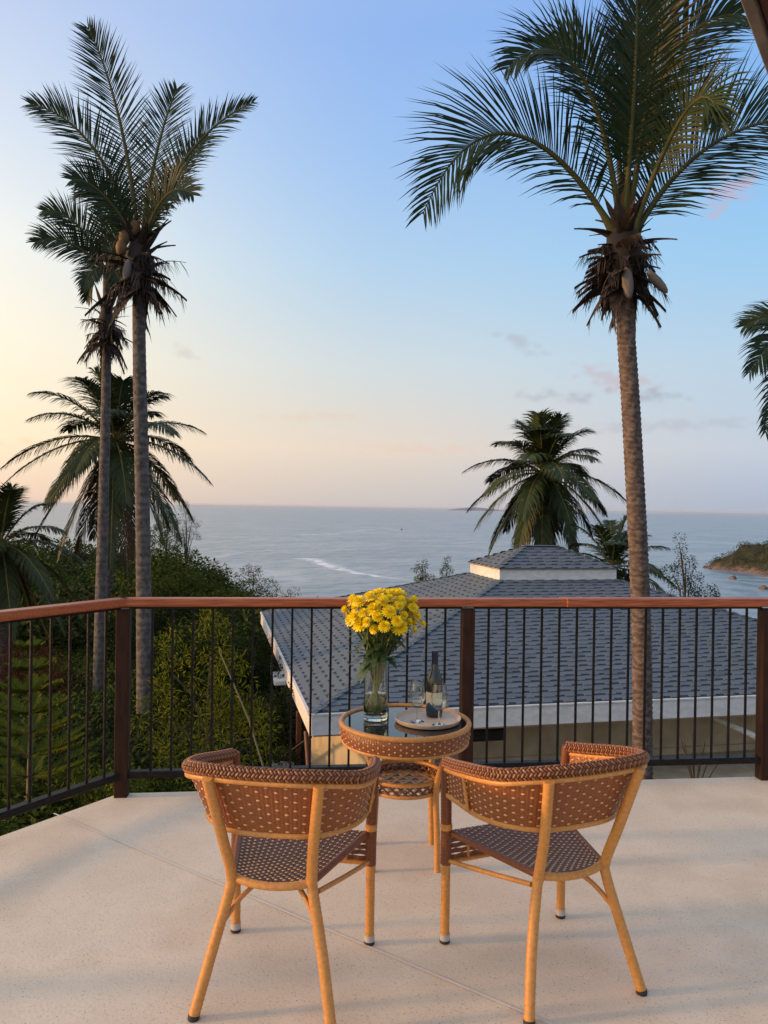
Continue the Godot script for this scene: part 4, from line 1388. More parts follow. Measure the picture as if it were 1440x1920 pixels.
func terrace() -> void:
	var out := Vector3(-0.11459, 0, -0.99342) * 0.035
	var edge := [CORNER + FRONT * 7.0 + out, CORNER + out + Vector3(-0.02, 0, 0), CORNER + SIDE * 4.6 + Vector3(-0.8405, 0, -0.5418) * 0.035, Vector3(-3.9, 0, 3.0), Vector3(5.5, 0, 3.0)]
	var g := G.new()
	var poly := PackedVector2Array()
	for p in edge:
		poly.append(Vector2(p.x, p.z))
	var t := Geometry2D.triangulate_polygon(poly)
	for k in range(0, t.size(), 3):
		g.tri_out(edge[t[k]], edge[t[k + 1]], edge[t[k + 2]], Vector3.UP)
		g.tri_out(edge[t[k]] + Vector3(0, -0.3, 0), edge[t[k + 1]] + Vector3(0, -0.3, 0), edge[t[k + 2]] + Vector3(0, -0.3, 0), Vector3.DOWN)
	for k in edge.size():
		var a: Vector3 = edge[k]
		var b: Vector3 = edge[(k + 1) % edge.size()]
		g.quad_out(a, b, b + Vector3(0, -0.3, 0), a + Vector3(0, -0.3, 0), (a + b) * 0.5 - Vector3(0.8, 0, 0))
	struct("terrace_floor", g.mesh(), M.terrazzo, "pale washed pebble terrace floor")
	g = G.new()
	var a := Vector3(-1.70, 0.004, -4.108)
	var b := Vector3(1.75, 0.004, -1.605)
	var d := (b - a).normalized()
	var s := d.cross(Vector3.UP) * 0.0045
	g.quad_out(a - s, a + s, b + s, b - s, Vector3.UP)
	struct("floor_joint", g.mesh(), M.joint, "thin pale joint line running diagonally over the terrace floor")


func railing() -> void:
	var o := thing("terrace_railing", "terrace railing with red brown timber handrail and thin black balusters", "railing")
	var fb := Basis(FRONT, Vector3.UP, FRONT.cross(Vector3.UP))
	var sb := Basis(-SIDE, Vector3.UP, (-SIDE).cross(Vector3.UP))
	var post_at := [CORNER, CORNER + FRONT * 1.945, CORNER + FRONT * 3.80, CORNER + FRONT * 5.7, CORNER + SIDE * 2.3, CORNER + SIDE * 4.4]
	for k in post_at.size():
		var g := G.new()
		g.box(post_at[k] + Vector3(0, 0.52, 0), Vector3(0.072, 1.04, 0.072), fb if k < 4 else sb, 0.003)
		part(o, "post", g.mesh(), M.post_paint)
	# handrail: side piece, front piece and the thicker spliced piece at the right, mitred at the corner
	var hr := func(p: Vector3, q: Vector3, w: float, h: float, y: float, basis: Basis, cut0 := 0.0, cut1 := 0.0) -> ArrayMesh:
		var g := G.new()
		var x := basis.x
		var z := basis.z * w * 0.5
		var ch := 0.006
		var prof := [Vector2(-1, -h * 0.5 + ch), Vector2(-1 + ch * 2 / w, -h * 0.5), Vector2(1 - ch * 2 / w, -h * 0.5), Vector2(1, -h * 0.5 + ch), Vector2(1, h * 0.5 - ch), Vector2(1 - ch * 2 / w, h * 0.5), Vector2(-1 + ch * 2 / w, h * 0.5), Vector2(-1, h * 0.5 - ch)]
		var ctr := Vector3(0, y, 0)
		for k in 8:
			var u: Vector2 = prof[k]
			var v: Vector2 = prof[(k + 1) % 8]
			var pu := p + ctr + z * u.x + x * cut0 * u.x + Vector3.UP * u.y
			var pv := p + ctr + z * v.x + x * cut0 * v.x + Vector3.UP * v.y
			var qu := q + ctr + z * u.x + x * cut1 * u.x + Vector3.UP * u.y
			var qv := q + ctr + z * v.x + x * cut1 * v.x + Vector3.UP * v.y
			g.quad_out(pu, qu, qv, pv, z * (u.x + v.x) + Vector3.UP * (u.y + v.y))
			g.tri_out(p + ctr, pu, pv, -x)
			g.tri_out(q + ctr, qu, qv, x)
		return g.mesh()
	# half the turn at the corner gives the mitre
	var turn := FRONT.angle_to(-SIDE)
	var mit := tan(turn * 0.5) * 0.043
	part(o, "handrail", hr.call(CORNER + SIDE * 4.5, CORNER, 0.086, 0.046, 1.078, sb, 0.0, mit), M.red_wood)
	part(o, "handrail", hr.call(CORNER, CORNER + FRONT * 2.515, 0.086, 0.046, 1.078, fb, -mit, 0.012), M.red_wood)
	part(o, "handrail", hr.call(CORNER + FRONT * 2.517 + fb.z * 0.006, CORNER + FRONT * 6.6 + fb.z * 0.006, 0.098, 0.050, 1.080, fb, 0.012, 0.0), M.red_wood)
	var flats := [[CORNER + FRONT * 0.036, CORNER + FRONT * 1.909, fb], [CORNER + FRONT * 1.981, CORNER + FRONT * 3.764, fb], [CORNER + FRONT * 3.836, CORNER + FRONT * 5.664, fb], [CORNER + SIDE * 2.264, CORNER + SIDE * 0.036, sb], [CORNER + SIDE * 4.364, CORNER + SIDE * 2.336, sb]]
	for f in flats:
		var L: float = f[0].distance_to(f[1])
		var g := G.new()
		g.box((f[0] + f[1]) * 0.5 + Vector3(0, 1.047, 0), Vector3(L, 0.012, 0.04), f[2], 0.001)
		part(o, "top_bar", g.mesh(), M.black_metal)
		g = G.new()
		g.box((f[0] + f[1]) * 0.5 + Vector3(0, 0.120, 0), Vector3(L, 0.038, 0.05), f[2], 0.003)
		part(o, "bottom_bar", g.mesh(), M.black_metal)
	var g := G.new()
	g.box(Vector3.ZERO, Vector3(0.0125, 0.902, 0.0125), Basis(), 0.0015)
	var bal := g.mesh()
	var spots := []
	for k in 16:
		spots.append(CORNER + FRONT * (0.155 + 0.1105 * k))
	for k in 16:
		spots.append(CORNER + FRONT * (1.945 + 0.125 + 0.107 * k))
	for k in 16:
		spots.append(CORNER + FRONT * (3.80 + 0.125 + 0.107 * k))
	for k in 20:
		spots.append(CORNER + SIDE * (0.12 + 0.11 * k))
	for k in 18:
		spots.append(CORNER + SIDE * (2.42 + 0.11 * k))
	for k in spots.size():
		var b := part(o, "baluster", bal, M.black_metal)
		b.position = spots[k] + Vector3(0, 0.590, 0)
		b.basis = fb if k < 48 else sb


func own_roof() -> void:
	var o := thing("terrace_eave", "dark timber eave of the villa cutting into the upper right corner", "roof eave")
	var u := Vector3(0.568, 0, -0.823)
	var nrm := Vector3(0.823, 0, 0.568)
	var p := Vector3(0.901, 2.9, -1.975)
	var b := Basis(u, Vector3.UP, u.cross(Vector3.UP))
	var g := G.new()
	g.box(p + u * 0.9 + nrm * -0.0125 + Vector3(0, 0.075, 0), Vector3(3.2, 0.15, 0.028), b, 0.003)
	part(o, "fascia", g.mesh(), M.eave_board)
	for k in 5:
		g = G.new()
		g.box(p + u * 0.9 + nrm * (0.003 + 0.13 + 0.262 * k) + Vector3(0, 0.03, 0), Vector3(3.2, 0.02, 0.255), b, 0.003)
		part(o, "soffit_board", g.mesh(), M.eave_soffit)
	g = G.new()
	g.box(p + u * 0.9 + nrm * 0.66 + Vector3(0, 0.10, 0), Vector3(3.2, 0.05, 1.30), b)
	part(o, "roof_deck", g.mesh(), M.eave_board)


# ------------------------------------------------------------------ furniture
func wrapped(ctrl: Array, r: float, lap := 0.014, sides := 10, taper := 1.0) -> ArrayMesh:
	# a frame tube with flat cane wound round it
	var pts := curve_points(ctrl, lap / 3.0)
	var rad := []
	for k in pts.size():
		var f := lerpf(1.0, taper, float(k) / (pts.size() - 1))
		rad.append(r * f * [0.95, 1.012, 1.025][k % 3])
	var g := G.new()
	g.tube(pts, rad, sides)
	return g.mesh()


func braid(ctrl: Array, r: float, base: G, light: G) -> void:
	# plaited cane over the rim: oblique strands in rows that alternate their slant, every few strands a paler one
	var pts := curve_points(ctrl, 0.0125)
	base.tube(pts, same(r * 0.84, pts.size()), 10)
	var m := pts.size()
	var rows := 7
	for k in range(1, m - 1):
		var t: Vector3 = (pts[k + 1] - pts[k - 1]).normalized()
		var s := t.cross(Vector3.UP).normalized()
		var up := s.cross(t)
		for j in rows:
			var a := PI * (j / float(rows - 1)) * 1.5 - PI * 0.25
			var d := s * cos(a) + up * sin(a)
			var e := d.cross(t)
			var sl := 0.85 if j % 2 else -0.85
			var ax := (t * 0.7 + e * sl).normalized()
			var off: Vector3 = t * (0.00625 if j % 2 else 0.0)
			(light if (k + j) % 2 else base).ball(pts[k] + d * r * 0.90 + off, Vector3(0.0105, 0.0046, 0.0040), Basis(ax, d, ax.cross(d)), 6, 4)


func woven(f: Callable, nu: int, nv: int, du: float, dv: float, thick: float, body: G, dots: G, every: int) -> void:
	# f(u, v) -> [point, normal]; body: upright strips with a rounded face; dots: the crossing strands that show
	for i in nu:
		var u0 := float(i) / nu
		var u1 := float(i + 1) / nu
		var steps := maxi(4, nv)
		for s in [1.0, -1.0]:
			for j in steps:
				var v0 := float(j) / steps
				var v1 := float(j + 1) / steps
				var um := (u0 + u1) * 0.5
				var w0: float = thick * (1.0 + 0.35 * (1 if (j + i) % 2 else -1))
				var w1: float = thick * (1.0 + 0.35 * (1 if (j + 1 + i) % 2 else -1))
				var a = f.call(u0, v0)
				var b = f.call(um, v0)
				var c = f.call(u1, v0)
				var d = f.call(u0, v1)
				var e = f.call(um, v1)
				var h = f.call(u1, v1)
				var n: Vector3 = b[1] * s
				body.quad_out(a[0] + a[1] * s * thick * 0.45, b[0] + b[1] * s * w0, e[0] + e[1] * s * w1, d[0] + d[1] * s * thick * 0.45, n)
				body.quad_out(b[0] + b[1] * s * w0, c[0] + c[1] * s * thick * 0.45, h[0] + h[1] * s * thick * 0.45, e[0] + e[1] * s * w1, n)
	for i in nu:
		for j in range(1, nv):
			if (i + j * (every / 2)) % every != 0 and not (every == 2 and (i + j) % 2 == 0):
				continue
			var q = f.call((i + 0.5) / nu, (j - 0.0) / nv)
			var qa = f.call((i + 0.5) / nu + 0.002, float(j) / nv)
			var t: Vector3 = (qa[0] - q[0]).normalized()
			var n: Vector3 = q[1]
			for s in [1.0, -1.0]:
				dots.ball(q[0] + n * s * thick * 1.25, Vector3(du * 0.5, 0.0022, dv * 0.5), Basis(t, n * s, t.cross(n * s)), 6, 4)


func make_chair(called: String, label: String) -> Node3D:
	var o := thing(called, label, "armchair")
	# rim from the back middle to the right arm's tip, mirrored for the left
	var half := [Vector3(0, 0.795, 0.285), Vector3(0.11, 0.795, 0.28), Vector3(0.21, 0.787, 0.245), Vector3(0.28, 0.768, 0.175), Vector3(0.303, 0.75, 0.08), Vector3(0.299, 0.727, -0.03), Vector3(0.286, 0.702, -0.14), Vector3(0.27, 0.682, -0.245)]
	var low := [Vector3(0, 0.575, 0.200), Vector3(0.10, 0.575, 0.193), Vector3(0.175, 0.575, 0.162), Vector3(0.235, 0.575, 0.10), Vector3(0.262, 0.572, 0.03), Vector3(0.270, 0.568, -0.05), Vector3(0.268, 0.565, -0.14), Vector3(0.264, 0.56, -0.235)]
	var mir := func(a: Array) -> Array:
		var out := []
		for k in range(a.size() - 1, 0, -1):
			out.append(Vector3(-a[k].x, a[k].y, a[k].z))
		return out + a
	var rim: Array = mir.call(half)
	var lower: Array = mir.call(low)
	var bg := G.new()
	var bl := G.new()
	braid(rim, 0.0200, bg, bl)
	part(o, "rim_braid", bg.mesh(), M.cane_brown)
	part(o, "rim_strands", bl.mesh(), M.cane_rim, "stuff")
	var rim_low := []
	for p in rim:
		rim_low.append(p + Vector3(signf(p.x) * 0.003, -0.026, 0.004))
	part(o, "rim_binding", wrapped(rim_low, 0.0095), M.cane_tan)
	part(o, "lower_rail", wrapped(lower, 0.0105), M.cane_tan)
	# the woven back between the two
	var cu := Curve3D.new()
	var cl := Curve3D.new()
	for k in rim.size():
		var t: Vector3 = (rim[mini(k + 1, 14)] - rim[maxi(k - 1, 0)]) / 6.0
		cu.add_point(rim[k] + Vector3(0, -0.012, 0), -t, t)
		t = (lower[mini(k + 1, 14)] - lower[maxi(k - 1, 0)]) / 6.0
		cl.add_point(lower[k], -t, t)
	var lu := cu.get_baked_length()
	var ll := cl.get_baked_length()
	var surf := func(u: float, v: float) -> Array:
		var uu := lerpf(0.012, 0.988, clampf(u, 0, 1))
		var a := cl.sample_baked(uu * ll, true)
		var b := cu.sample_baked(uu * lu, true)
		var a2 := cl.sample_baked(minf(uu + 0.01, 1.0) * ll, true) - cl.sample_baked(maxf(uu - 0.01, 0.0) * ll, true)
		var n := a2.cross(b - a).normalized()
		return [a.lerp(b, v), n]
	var body := G.new()
	var dots := G.new()
	woven(surf, 92, 13, 0.0150, 0.0078, 0.0022, body, dots, 4)
	part(o, "back_weave", body.mesh(), M.cane_back)
	part(o, "back_strands", dots.mesh(), M.cane_pale, "stuff")
	for s in [-1.0, 1.0]:
		# splayed rear leg with its kink at seat height
		part(o, "rear_leg", wrapped([Vector3(0.2205 * s, 0.012, 0.2580), Vector3(0.180 * s, 0.20, 0.205), Vector3(0.140 * s, 0.37, 0.168), Vector3(0.134 * s, 0.43, 0.172), Vector3(0.148 * s, 0.56, 0.219), Vector3(0.178 * s, 0.772, 0.284)], 0.0180), M.cane_tan)
		var g := G.new()
		g.tube([Vector3(0.2215 * s, 0.0, 0.2595), Vector3(0.2215 * s, 0.003, 0.2595), Vector3(0.2203 * s, 0.014, 0.2575)], [0.017, 0.0190, 0.0190], 12)
		part(o, "foot_cap", g.mesh(), M.cap_black)
		# front leg: plain below, brown wrapped above
		part(o, "front_leg", wrapped([Vector3(0.2575 * s, 0.03, -0.2575), Vector3(0.2580 * s, 0.30, -0.2565)], 0.0172), M.cane_tan)
		part(o, "arm_post", wrapped([Vector3(0.2580 * s, 0.296, -0.2565), Vector3(0.2600 * s, 0.50, -0.2555), Vector3(0.2690 * s, 0.685, -0.247)], 0.0205, 0.013), M.cane_brown)
		g = G.new()
		g.tube([Vector3(0.2584 * s, 0.425, -0.2561), Vector3(0.2586 * s, 0.437, -0.256), Vector3(0.2588 * s, 0.449, -0.2558)], [0.0215, 0.0235, 0.0215], 12)
		part(o, "post_ring", g.mesh(), M.cane_tan)
		g = G.new()
		g.tube([Vector3(0.2575 * s, 0.0, -0.2575), Vector3(0.2575 * s, 0.003, -0.2575), Vector3(0.2575 * s, 0.013, -0.2575)], [0.016, 0.0196, 0.0196], 12)
		part(o, "foot_cap", g.mesh(), M.cap_black)
		g = G.new()
		g.tube([Vector3(0.2575 * s, 0.013, -0.2575), Vector3(0.2575 * s, 0.036, -0.2575)], [0.0192, 0.0192], 12)
		part(o, "foot_ferrule", g.mesh(), M.cap_pale)
		# struts that hold the sides of the back
		part(o, "side_strut", wrapped([Vector3(0.281 * s, 0.572, -0.05), Vector3(0.292 * s, 0.64, -0.05), Vector3(0.304 * s, 0.705, -0.05)], 0.0065), M.cane_tan)
		# stretchers
		part(o, "side_stretcher", wrapped([Vector3(0.252 * s, 0.312, -0.240), Vector3(0.205 * s, 0.345, -0.05), Vector3(0.150 * s, 0.382, 0.150)], 0.0085), M.cane_tan)
		part(o, "arch_brace", wrapped([Vector3(0.168 * s, 0.255, 0.188), Vector3(0.11 * s, 0.335, 0.13), Vector3(0.03 * s, 0.392, 0.06), Vector3(0.0 * s, 0.396, 0.03)], 0.0085), M.cane_tan)
	# seat
	var hw := func(v: float) -> float:
		return lerpf(0.238, 0.128, pow(v, 1.15))
	var seat := func(u: float, v: float) -> Array:
		var x: float = (u * 2.0 - 1.0) * hw.call(v)
		var z := lerpf(-0.255, 0.165, v) + (0.022 * (1.0 - pow(u * 2.0 - 1.0, 2.0)) * v)
		var y := 0.418 - 0.012 * (1.0 - pow(u * 2.0 - 1.0, 2.0)) * sin(PI * v)
		return [Vector3(x, y, z), Vector3.UP]
	body = G.new()
	dots = G.new()
	woven(seat, 40, 34, 0.0125, 0.0072, 0.0026, body, dots, 4)
	part(o, "seat_weave", body.mesh(), M.cane_seat)
	part(o, "seat_strands", dots.mesh(), M.cane_pale, "stuff")
	part(o, "seat_back_edge", wrapped([Vector3(-0.128, 0.412, 0.160), Vector3(-0.07, 0.408, 0.182), Vector3(0, 0.406, 0.190), Vector3(0.07, 0.408, 0.182), Vector3(0.128, 0.412, 0.160)], 0.0135, 0.016), M.cane_tan)
	for s in [-1.0, 1.0]:
		part(o, "seat_side_edge", wrapped([Vector3(0.130 * s, 0.413, 0.155), Vector3(0.178 * s, 0.412, -0.02), Vector3(0.243 * s, 0.412, -0.25)], 0.0125, 0.013), M.cane_brown)
	# front apron of flat strands
	for k in 5:
		var g := G.new()
		var y := 0.318 + 0.021 * k
		var pts := []
		for j in 19:
			pts.append(Vector3(lerpf(-0.244, 0.244, j / 18.0), y, -0.257 + 0.004 * (1 if (j + k) % 2 else -1)))
		for j in 18:
			for s in [-1.0, 1.0]:
				var h := Vector3(0, 0.008, 0)
				var z := Vector3(0, 0, 0.0015 * s)
				g.quad_out(pts[j] - h + z, pts[j + 1] - h + z, pts[j + 1] + h + z, pts[j] + h + z, Vector3(0, 0, s))
		part(o, "apron_strand", g.mesh(), M.cane_brown)
	part(o, "apron_rail", wrapped([Vector3(-0.245, 0.302, -0.257), Vector3(0, 0.302, -0.258), Vector3(0.245, 0.302, -0.257)], 0.009), M.cane_tan)
	for k in 4:
		part(o, "apron_upright", wrapped([Vector3(-0.165 + 0.11 * k, 0.302, -0.257), Vector3(-0.165 + 0.11 * k, 0.36, -0.257), Vector3(-0.165 + 0.11 * k, 0.41, -0.257)], 0.007), M.cane_tan)
	return o


func chairs() -> void:
	var a := make_chair("rattan_armchair", "brown and tan woven armchair standing at the left of the table")
	a.set_meta("group", "woven armchairs at the table")
	a.position = Vector3(-0.322, 0, -2.705)
	a.rotation_degrees.y = -8.0
	var b := a.duplicate()
	b.name = numbered("rattan_armchair")
	add_child(b)
	b.set_meta("label", "woven armchair at the right, turned left, its inner arm glowing orange")
	b.position = Vector3(0.586, 0, -2.80)
	b.rotation_degrees.y = 22.4


func table() -> void:
	var o := thing("side_table", "round woven side table with black glass top and openwork shelf", "table", Vector3(0.112, 0, -3.655), 0.0)
	var R := 0.30
	var T := 0.633
	var ring := func(r: float, y: float, n: int) -> Array:
		var a := []
		for k in n + 1:
			a.append(Vector3(cos(TAU * k / n) * r, y, sin(TAU * k / n) * r))
		return a
	var roped := func(r: float, y: float, th: float) -> ArrayMesh:
		var g := G.new()
		var n := int(TAU * r / 0.006)
		var pts: Array = ring.call(r, y, n)
		var rad := []
		for k in n + 1:
			rad.append(th * (1.05 if k % 2 else 0.95))
		g.tube(pts, rad, 8, false)
		return g.mesh()
	part(o, "top_rim", roped.call(R - 0.006, T - 0.002, 0.0125), M.cane_tan)
	part(o, "lower_rim", roped.call(R - 0.012, T - 0.083, 0.0085), M.cane_tan)
	var band := func(u: float, v: float) -> Array:
		var a := -TAU * u
		var r := lerpf(R - 0.009, R - 0.001, sin(PI * minf(v, 1.0)))
		return [Vector3(cos(a) * r, lerpf(T - 0.08, T - 0.008, v), sin(a) * r), Vector3(cos(a), 0, sin(a))]
	var body := G.new()
	var dots := G.new()
	woven(band, 150, 6, 0.0115, 0.0085, 0.0016, body, dots, 4)
	part(o, "band_weave", body.mesh(), M.cane_back)
	part(o, "band_strands", dots.mesh(), M.cane_pale, "stuff")
	var g := G.new()
	g.lathe([Vector2(0.0, T - 0.014), Vector2(R - 0.018, T - 0.014), Vector2(R - 0.014, T - 0.010), Vector2(R - 0.015, T - 0.002), Vector2(R - 0.018, T), Vector2(0.0, T)], 64)
	part(o, "glass_top", g.mesh(), M.black_glass)
	for k in 4:
		var a := PI * 0.25 + PI * 0.5 * k - 0.03
		var d := Vector3(cos(a), 0, sin(a))
		part(o, "leg", wrapped([d * 0.205 + Vector3(0, 0.0, 0), d * 0.200 + Vector3(0, 0.16, 0), d * 0.190 + Vector3(0, 0.34, 0), d * 0.205 + Vector3(0, 0.43, 0), d * 0.255 + Vector3(0, 0.56, 0)], 0.0145), M.cane_tan)
	# openwork shelf: two rings, a lattice skirt and a caned base
	part(o, "shelf_ring", roped.call(0.176, 0.392, 0.0095), M.cane_tan)
	part(o, "shelf_ring", roped.call(0.174, 0.340, 0.0095), M.cane_tan)
	g = G.new()
	for k in 26:
		for s in [-1.0, 1.0]:
			var a0: float = TAU * k / 26.0
			var a1: float = a0 + s * TAU / 26.0 * 1.6
			var p := []
			for j in 4:
				var t := j / 3.0
				var a := lerpf(a0, a1, t)
				p.append(Vector3(cos(a) * (0.1745 + 0.002 * s), lerpf(0.340, 0.392, t), sin(a) * (0.1745 + 0.002 * s)))
			g.tube(p, same(0.0048, 4), 5)
	part(o, "shelf_skirt", g.mesh(), M.cane_brown)
	g = G.new()
	for dir in 3:
		var a := PI * dir / 3.0
		var d := Vector3(cos(a), 0, sin(a))
		var s := Vector3(-sin(a), 0, cos(a))
		for k in range(-3, 4):
			for e in [0.0]:
				var off: float = 0.050 * k + e
				var h := sqrt(maxf(0.0, 0.172 * 0.172 - off * off))
				if h > 0.02:
					g.box(s * off + Vector3(0, 0.3405 + 0.0026 * dir, 0), Vector3(h * 2, 0.0022, 0.0120), Basis(d, Vector3.UP, d.cross(Vector3.UP)))
	part(o, "shelf_cane", g.mesh(), M.cane_pale)


func tableware() -> void:
	var r := RandomNumberGenerator.new()
	r.seed = 61
	var T := 0.6345
	# vase
	var vp := Vector3(-0.026, T, -3.678)
	var v := thing("glass_vase", "tall clear glass vase half full of water on the black table top", "vase", vp)
	var g := G.new()
	g.lathe([Vector2(0.0, 0.001), Vector2(0.052, 0.001), Vector2(0.056, 0.006), Vector2(0.0560, 0.08), Vector2(0.0555, 0.17), Vector2(0.057, 0.25), Vector2(0.0605, 0.300), Vector2(0.0590, 0.302), Vector2(0.0575, 0.300), Vector2(0.054, 0.25), Vector2(0.0530, 0.17), Vector2(0.0532, 0.08), Vector2(0.0532, 0.022), Vector2(0.0, 0.020)], 48)
	part(v, "glass_wall", g.mesh(), M.thick_glass)
	g = G.new()
	g.lathe([Vector2(0.0, 0.0225), Vector2(0.0530, 0.0225), Vector2(0.0530, 0.118), Vector2(0.0, 0.118)], 48)
	part(v, "water", g.mesh(), M.vase_water)
	# bouquet
	var b := thing("flower_bouquet", "bunch of yellow chrysanthemums standing in the glass vase", "flowers", vp)
	var heads := []
	for k in 64:
		var f := (k + 0.5) / 64.0
		var a := k * 2.39996
		var el := lerpf(1.5, -0.42, pow(f, 0.85))
		var d := Vector3(cos(a) * cos(el), sin(el), sin(a) * cos(el))
		heads.append(Vector3(0.03, 0.47, 0) + d * Vector3(0.168, 0.118, 0.15) * r.randf_range(0.80, 1.10))
	var hm := []
	for variant in 4:
		var gh := G.new()
		for ringk in 4:
			var cnt: int = [17, 15, 12, 8][ringk]
			var tilt: float = [0.05, 0.38, 0.75, 1.12][ringk]
			var l: float = [0.0250, 0.0225, 0.0185, 0.0125][ringk]
			for p in cnt:
				var a := TAU * (p + 0.5 * (ringk % 2)) / cnt + r.randf_range(-0.08, 0.08)
				var out := Vector3(cos(a), 0, sin(a))
				var s := Vector3(-sin(a), 0, cos(a)) * 0.0040
				var t := tilt + r.randf_range(-0.12, 0.12)
				var d := out * cos(t) + Vector3.UP * sin(t)
				var base := out * 0.004 + Vector3.UP * 0.003 * ringk
				var mid := base + d * l * 0.6
				var tip := base + d * l + Vector3.DOWN * 0.003 * (1 - ringk * 0.3) + Vector3.UP * 0.002 * ringk
				var sh := r.randf_range(0.86, 1.06)
				gh.col = Color(sh, sh * r.randf_range(0.90, 1.04), sh)
				gh.quad(base - s * 0.5, base + s * 0.5, mid + s, mid - s)
				gh.quad(mid - s, mid + s, tip + s * 0.55, tip - s * 0.55)
		hm.append(gh.mesh())
	var eye := G.new()
	eye.ball(Vector3(0, 0.009, 0), Vector3(0.0065, 0.0045, 0.0065), Basis(), 8, 5)
	var eye_mesh := eye.mesh()
	var stems := []
	for k in heads.size():
		var h: Vector3 = heads[k]
		var d := ((h - Vector3(0.02, 0.37, 0)).normalized() + Vector3(r.randf_range(-0.4, 0.4), 0.25, r.randf_range(-0.3, 0.5))).normalized()
		var x := d.cross(Vector3(0.3, 0.1, 1)).normalized()
		var m := part(b, "flower_head", hm[k % 4], M.petal)
		m.transform = Transform3D(Basis(x, d, x.cross(d)).rotated(d, r.randf() * TAU).scaled(Vector3.ONE * r.randf_range(0.75, 1.42)), h)
		part(m, "flower_eye", eye_mesh, M.flower_eye)
		if k % 2 == 0:
			stems.append([h, d])
	for st in stems:
		g = G.new()
		var a := r.randf() * TAU
		var fr := sqrt(r.randf()) * 0.044
		var foot := Vector3(cos(a) * fr, 0.026, sin(a) * fr)
		var na := a + PI + r.randf_range(-1.2, 1.2)
		var neck := Vector3(cos(na) * fr * 0.95, 0.26, sin(na) * fr * 0.95)
		g.tube(curve_points([foot, neck * Vector3(0.3, 0.5, 0.3) + foot * Vector3(0.4, 0, 0.4), neck, neck.lerp(st[0], 0.5) + Vector3(0, 0.01, 0), st[0]], 0.03), same(0.0031, 40), 5)
		part(b, "stem", g.mesh(), M.stem_green)
	var fork := G.new()
	for h in heads:
		fork.tube([Vector3(h.x * 0.25 + 0.01, 0.30, h.z * 0.25), h * Vector3(0.75, 0, 0.75) + Vector3(0, lerpf(0.31, h.y, 0.6), 0), h], [0.0022, 0.0018, 0.0015], 4)
	part(b, "side_stems", fork.mesh(), M.flower_leaf, "stuff")
	for k in 96:
		g = G.new()
		var a := r.randf() * TAU
		var hh := r.randf_range(0.27, 0.50)
		var from := Vector3(cos(a) * 0.04 + 0.015, hh, sin(a) * 0.04)
		var l := r.randf_range(0.07, 0.135)
		var el := r.randf_range(-0.5, 0.6)
		var d := Vector3(cos(a) * cos(el), sin(el), sin(a) * cos(el))
		var s := d.cross(Vector3.UP).normalized()
		var up := s.cross(d)
		var prev := [from, from]
		for j in 6:
			var t := (j + 1) / 6.0
			var w: float = [0.010, 0.019, 0.013, 0.016, 0.008, 0.001][j]
			var c := from + d * l * t - up * l * 0.4 * t * t
			var nxt := [c - s * w, c + s * w]
			g.quad(prev[0], prev[1], nxt[1], nxt[0])
			prev = nxt
		part(b, "leaf", g.mesh(), M.flower_leaf)
	# tray
	var tp := Vector3(0.216, T, -3.648)
	var tr := thing("round_tray", "round pale wooden tray on the right half of the table top", "tray", tp)
	g = G.new()
	g.lathe([Vector2(0.0, 0.0), Vector2(0.138, 0.0), Vector2(0.147, 0.004), Vector2(0.154, 0.020), Vector2(0.1535, 0.0225), Vector2(0.150, 0.0225), Vector2(0.143, 0.010), Vector2(0.136, 0.0078), Vector2(0.0, 0.0075)], 64)
	part(tr, "dish", g.mesh(), M.tray_wood)
	# bottle
	var y := T + 0.0078
	var bo := thing("wine_bottle", "dark wine bottle with navy foil and cream label on the tray", "bottle", Vector3(0.250, y, -3.715), -20.0)
	g = G.new()
	g.lathe([Vector2(0.0, 0.004), Vector2(0.030, 0.0), Vector2(0.0375, 0.004), Vector2(0.0385, 0.012), Vector2(0.0385, 0.150), Vector2(0.0375, 0.168), Vector2(0.032, 0.190), Vector2(0.0235, 0.212), Vector2(0.0170, 0.232), Vector2(0.0145, 0.255), Vector2(0.0140, 0.300), Vector2(0.0, 0.300)], 36)
	part(bo, "glass", g.mesh(), M.bottle_glass)
	g = G.new()
	g.lathe([Vector2(0.0152, 0.246), Vector2(0.0150, 0.296), Vector2(0.0158, 0.298), Vector2(0.0158, 0.306), Vector2(0.0145, 0.309), Vector2(0.0, 0.309)], 28)
	part(bo, "foil", g.mesh(), M.bottle_foil)
	g = G.new()
	var n := 24
	for k in n:
		var a0 := PI * 0.5 - 1.9 + 3.8 * k / n
		var a1 := PI * 0.5 - 1.9 + 3.8 * (k + 1) / n
		var rr := 0.0391
		g.quad_out(Vector3(cos(a0) * rr, 0.022, sin(a0) * rr), Vector3(cos(a1) * rr, 0.022, sin(a1) * rr), Vector3(cos(a1) * rr, 0.118, sin(a1) * rr), Vector3(cos(a0) * rr, 0.118, sin(a0) * rr), Vector3(cos(a0), 0, sin(a0)))
		var vi := g.v.size() - 4
		for j in 4:
			var p := g.v[vi + j]
			g.u[vi + j] = Vector2(1.0 - (atan2(p.z, p.x) - PI * 0.5 + 1.9) / 3.8, 1.0 - (p.y - 0.022) / 0.096)
	part(bo, "label", g.mesh(), M.bottle_label)
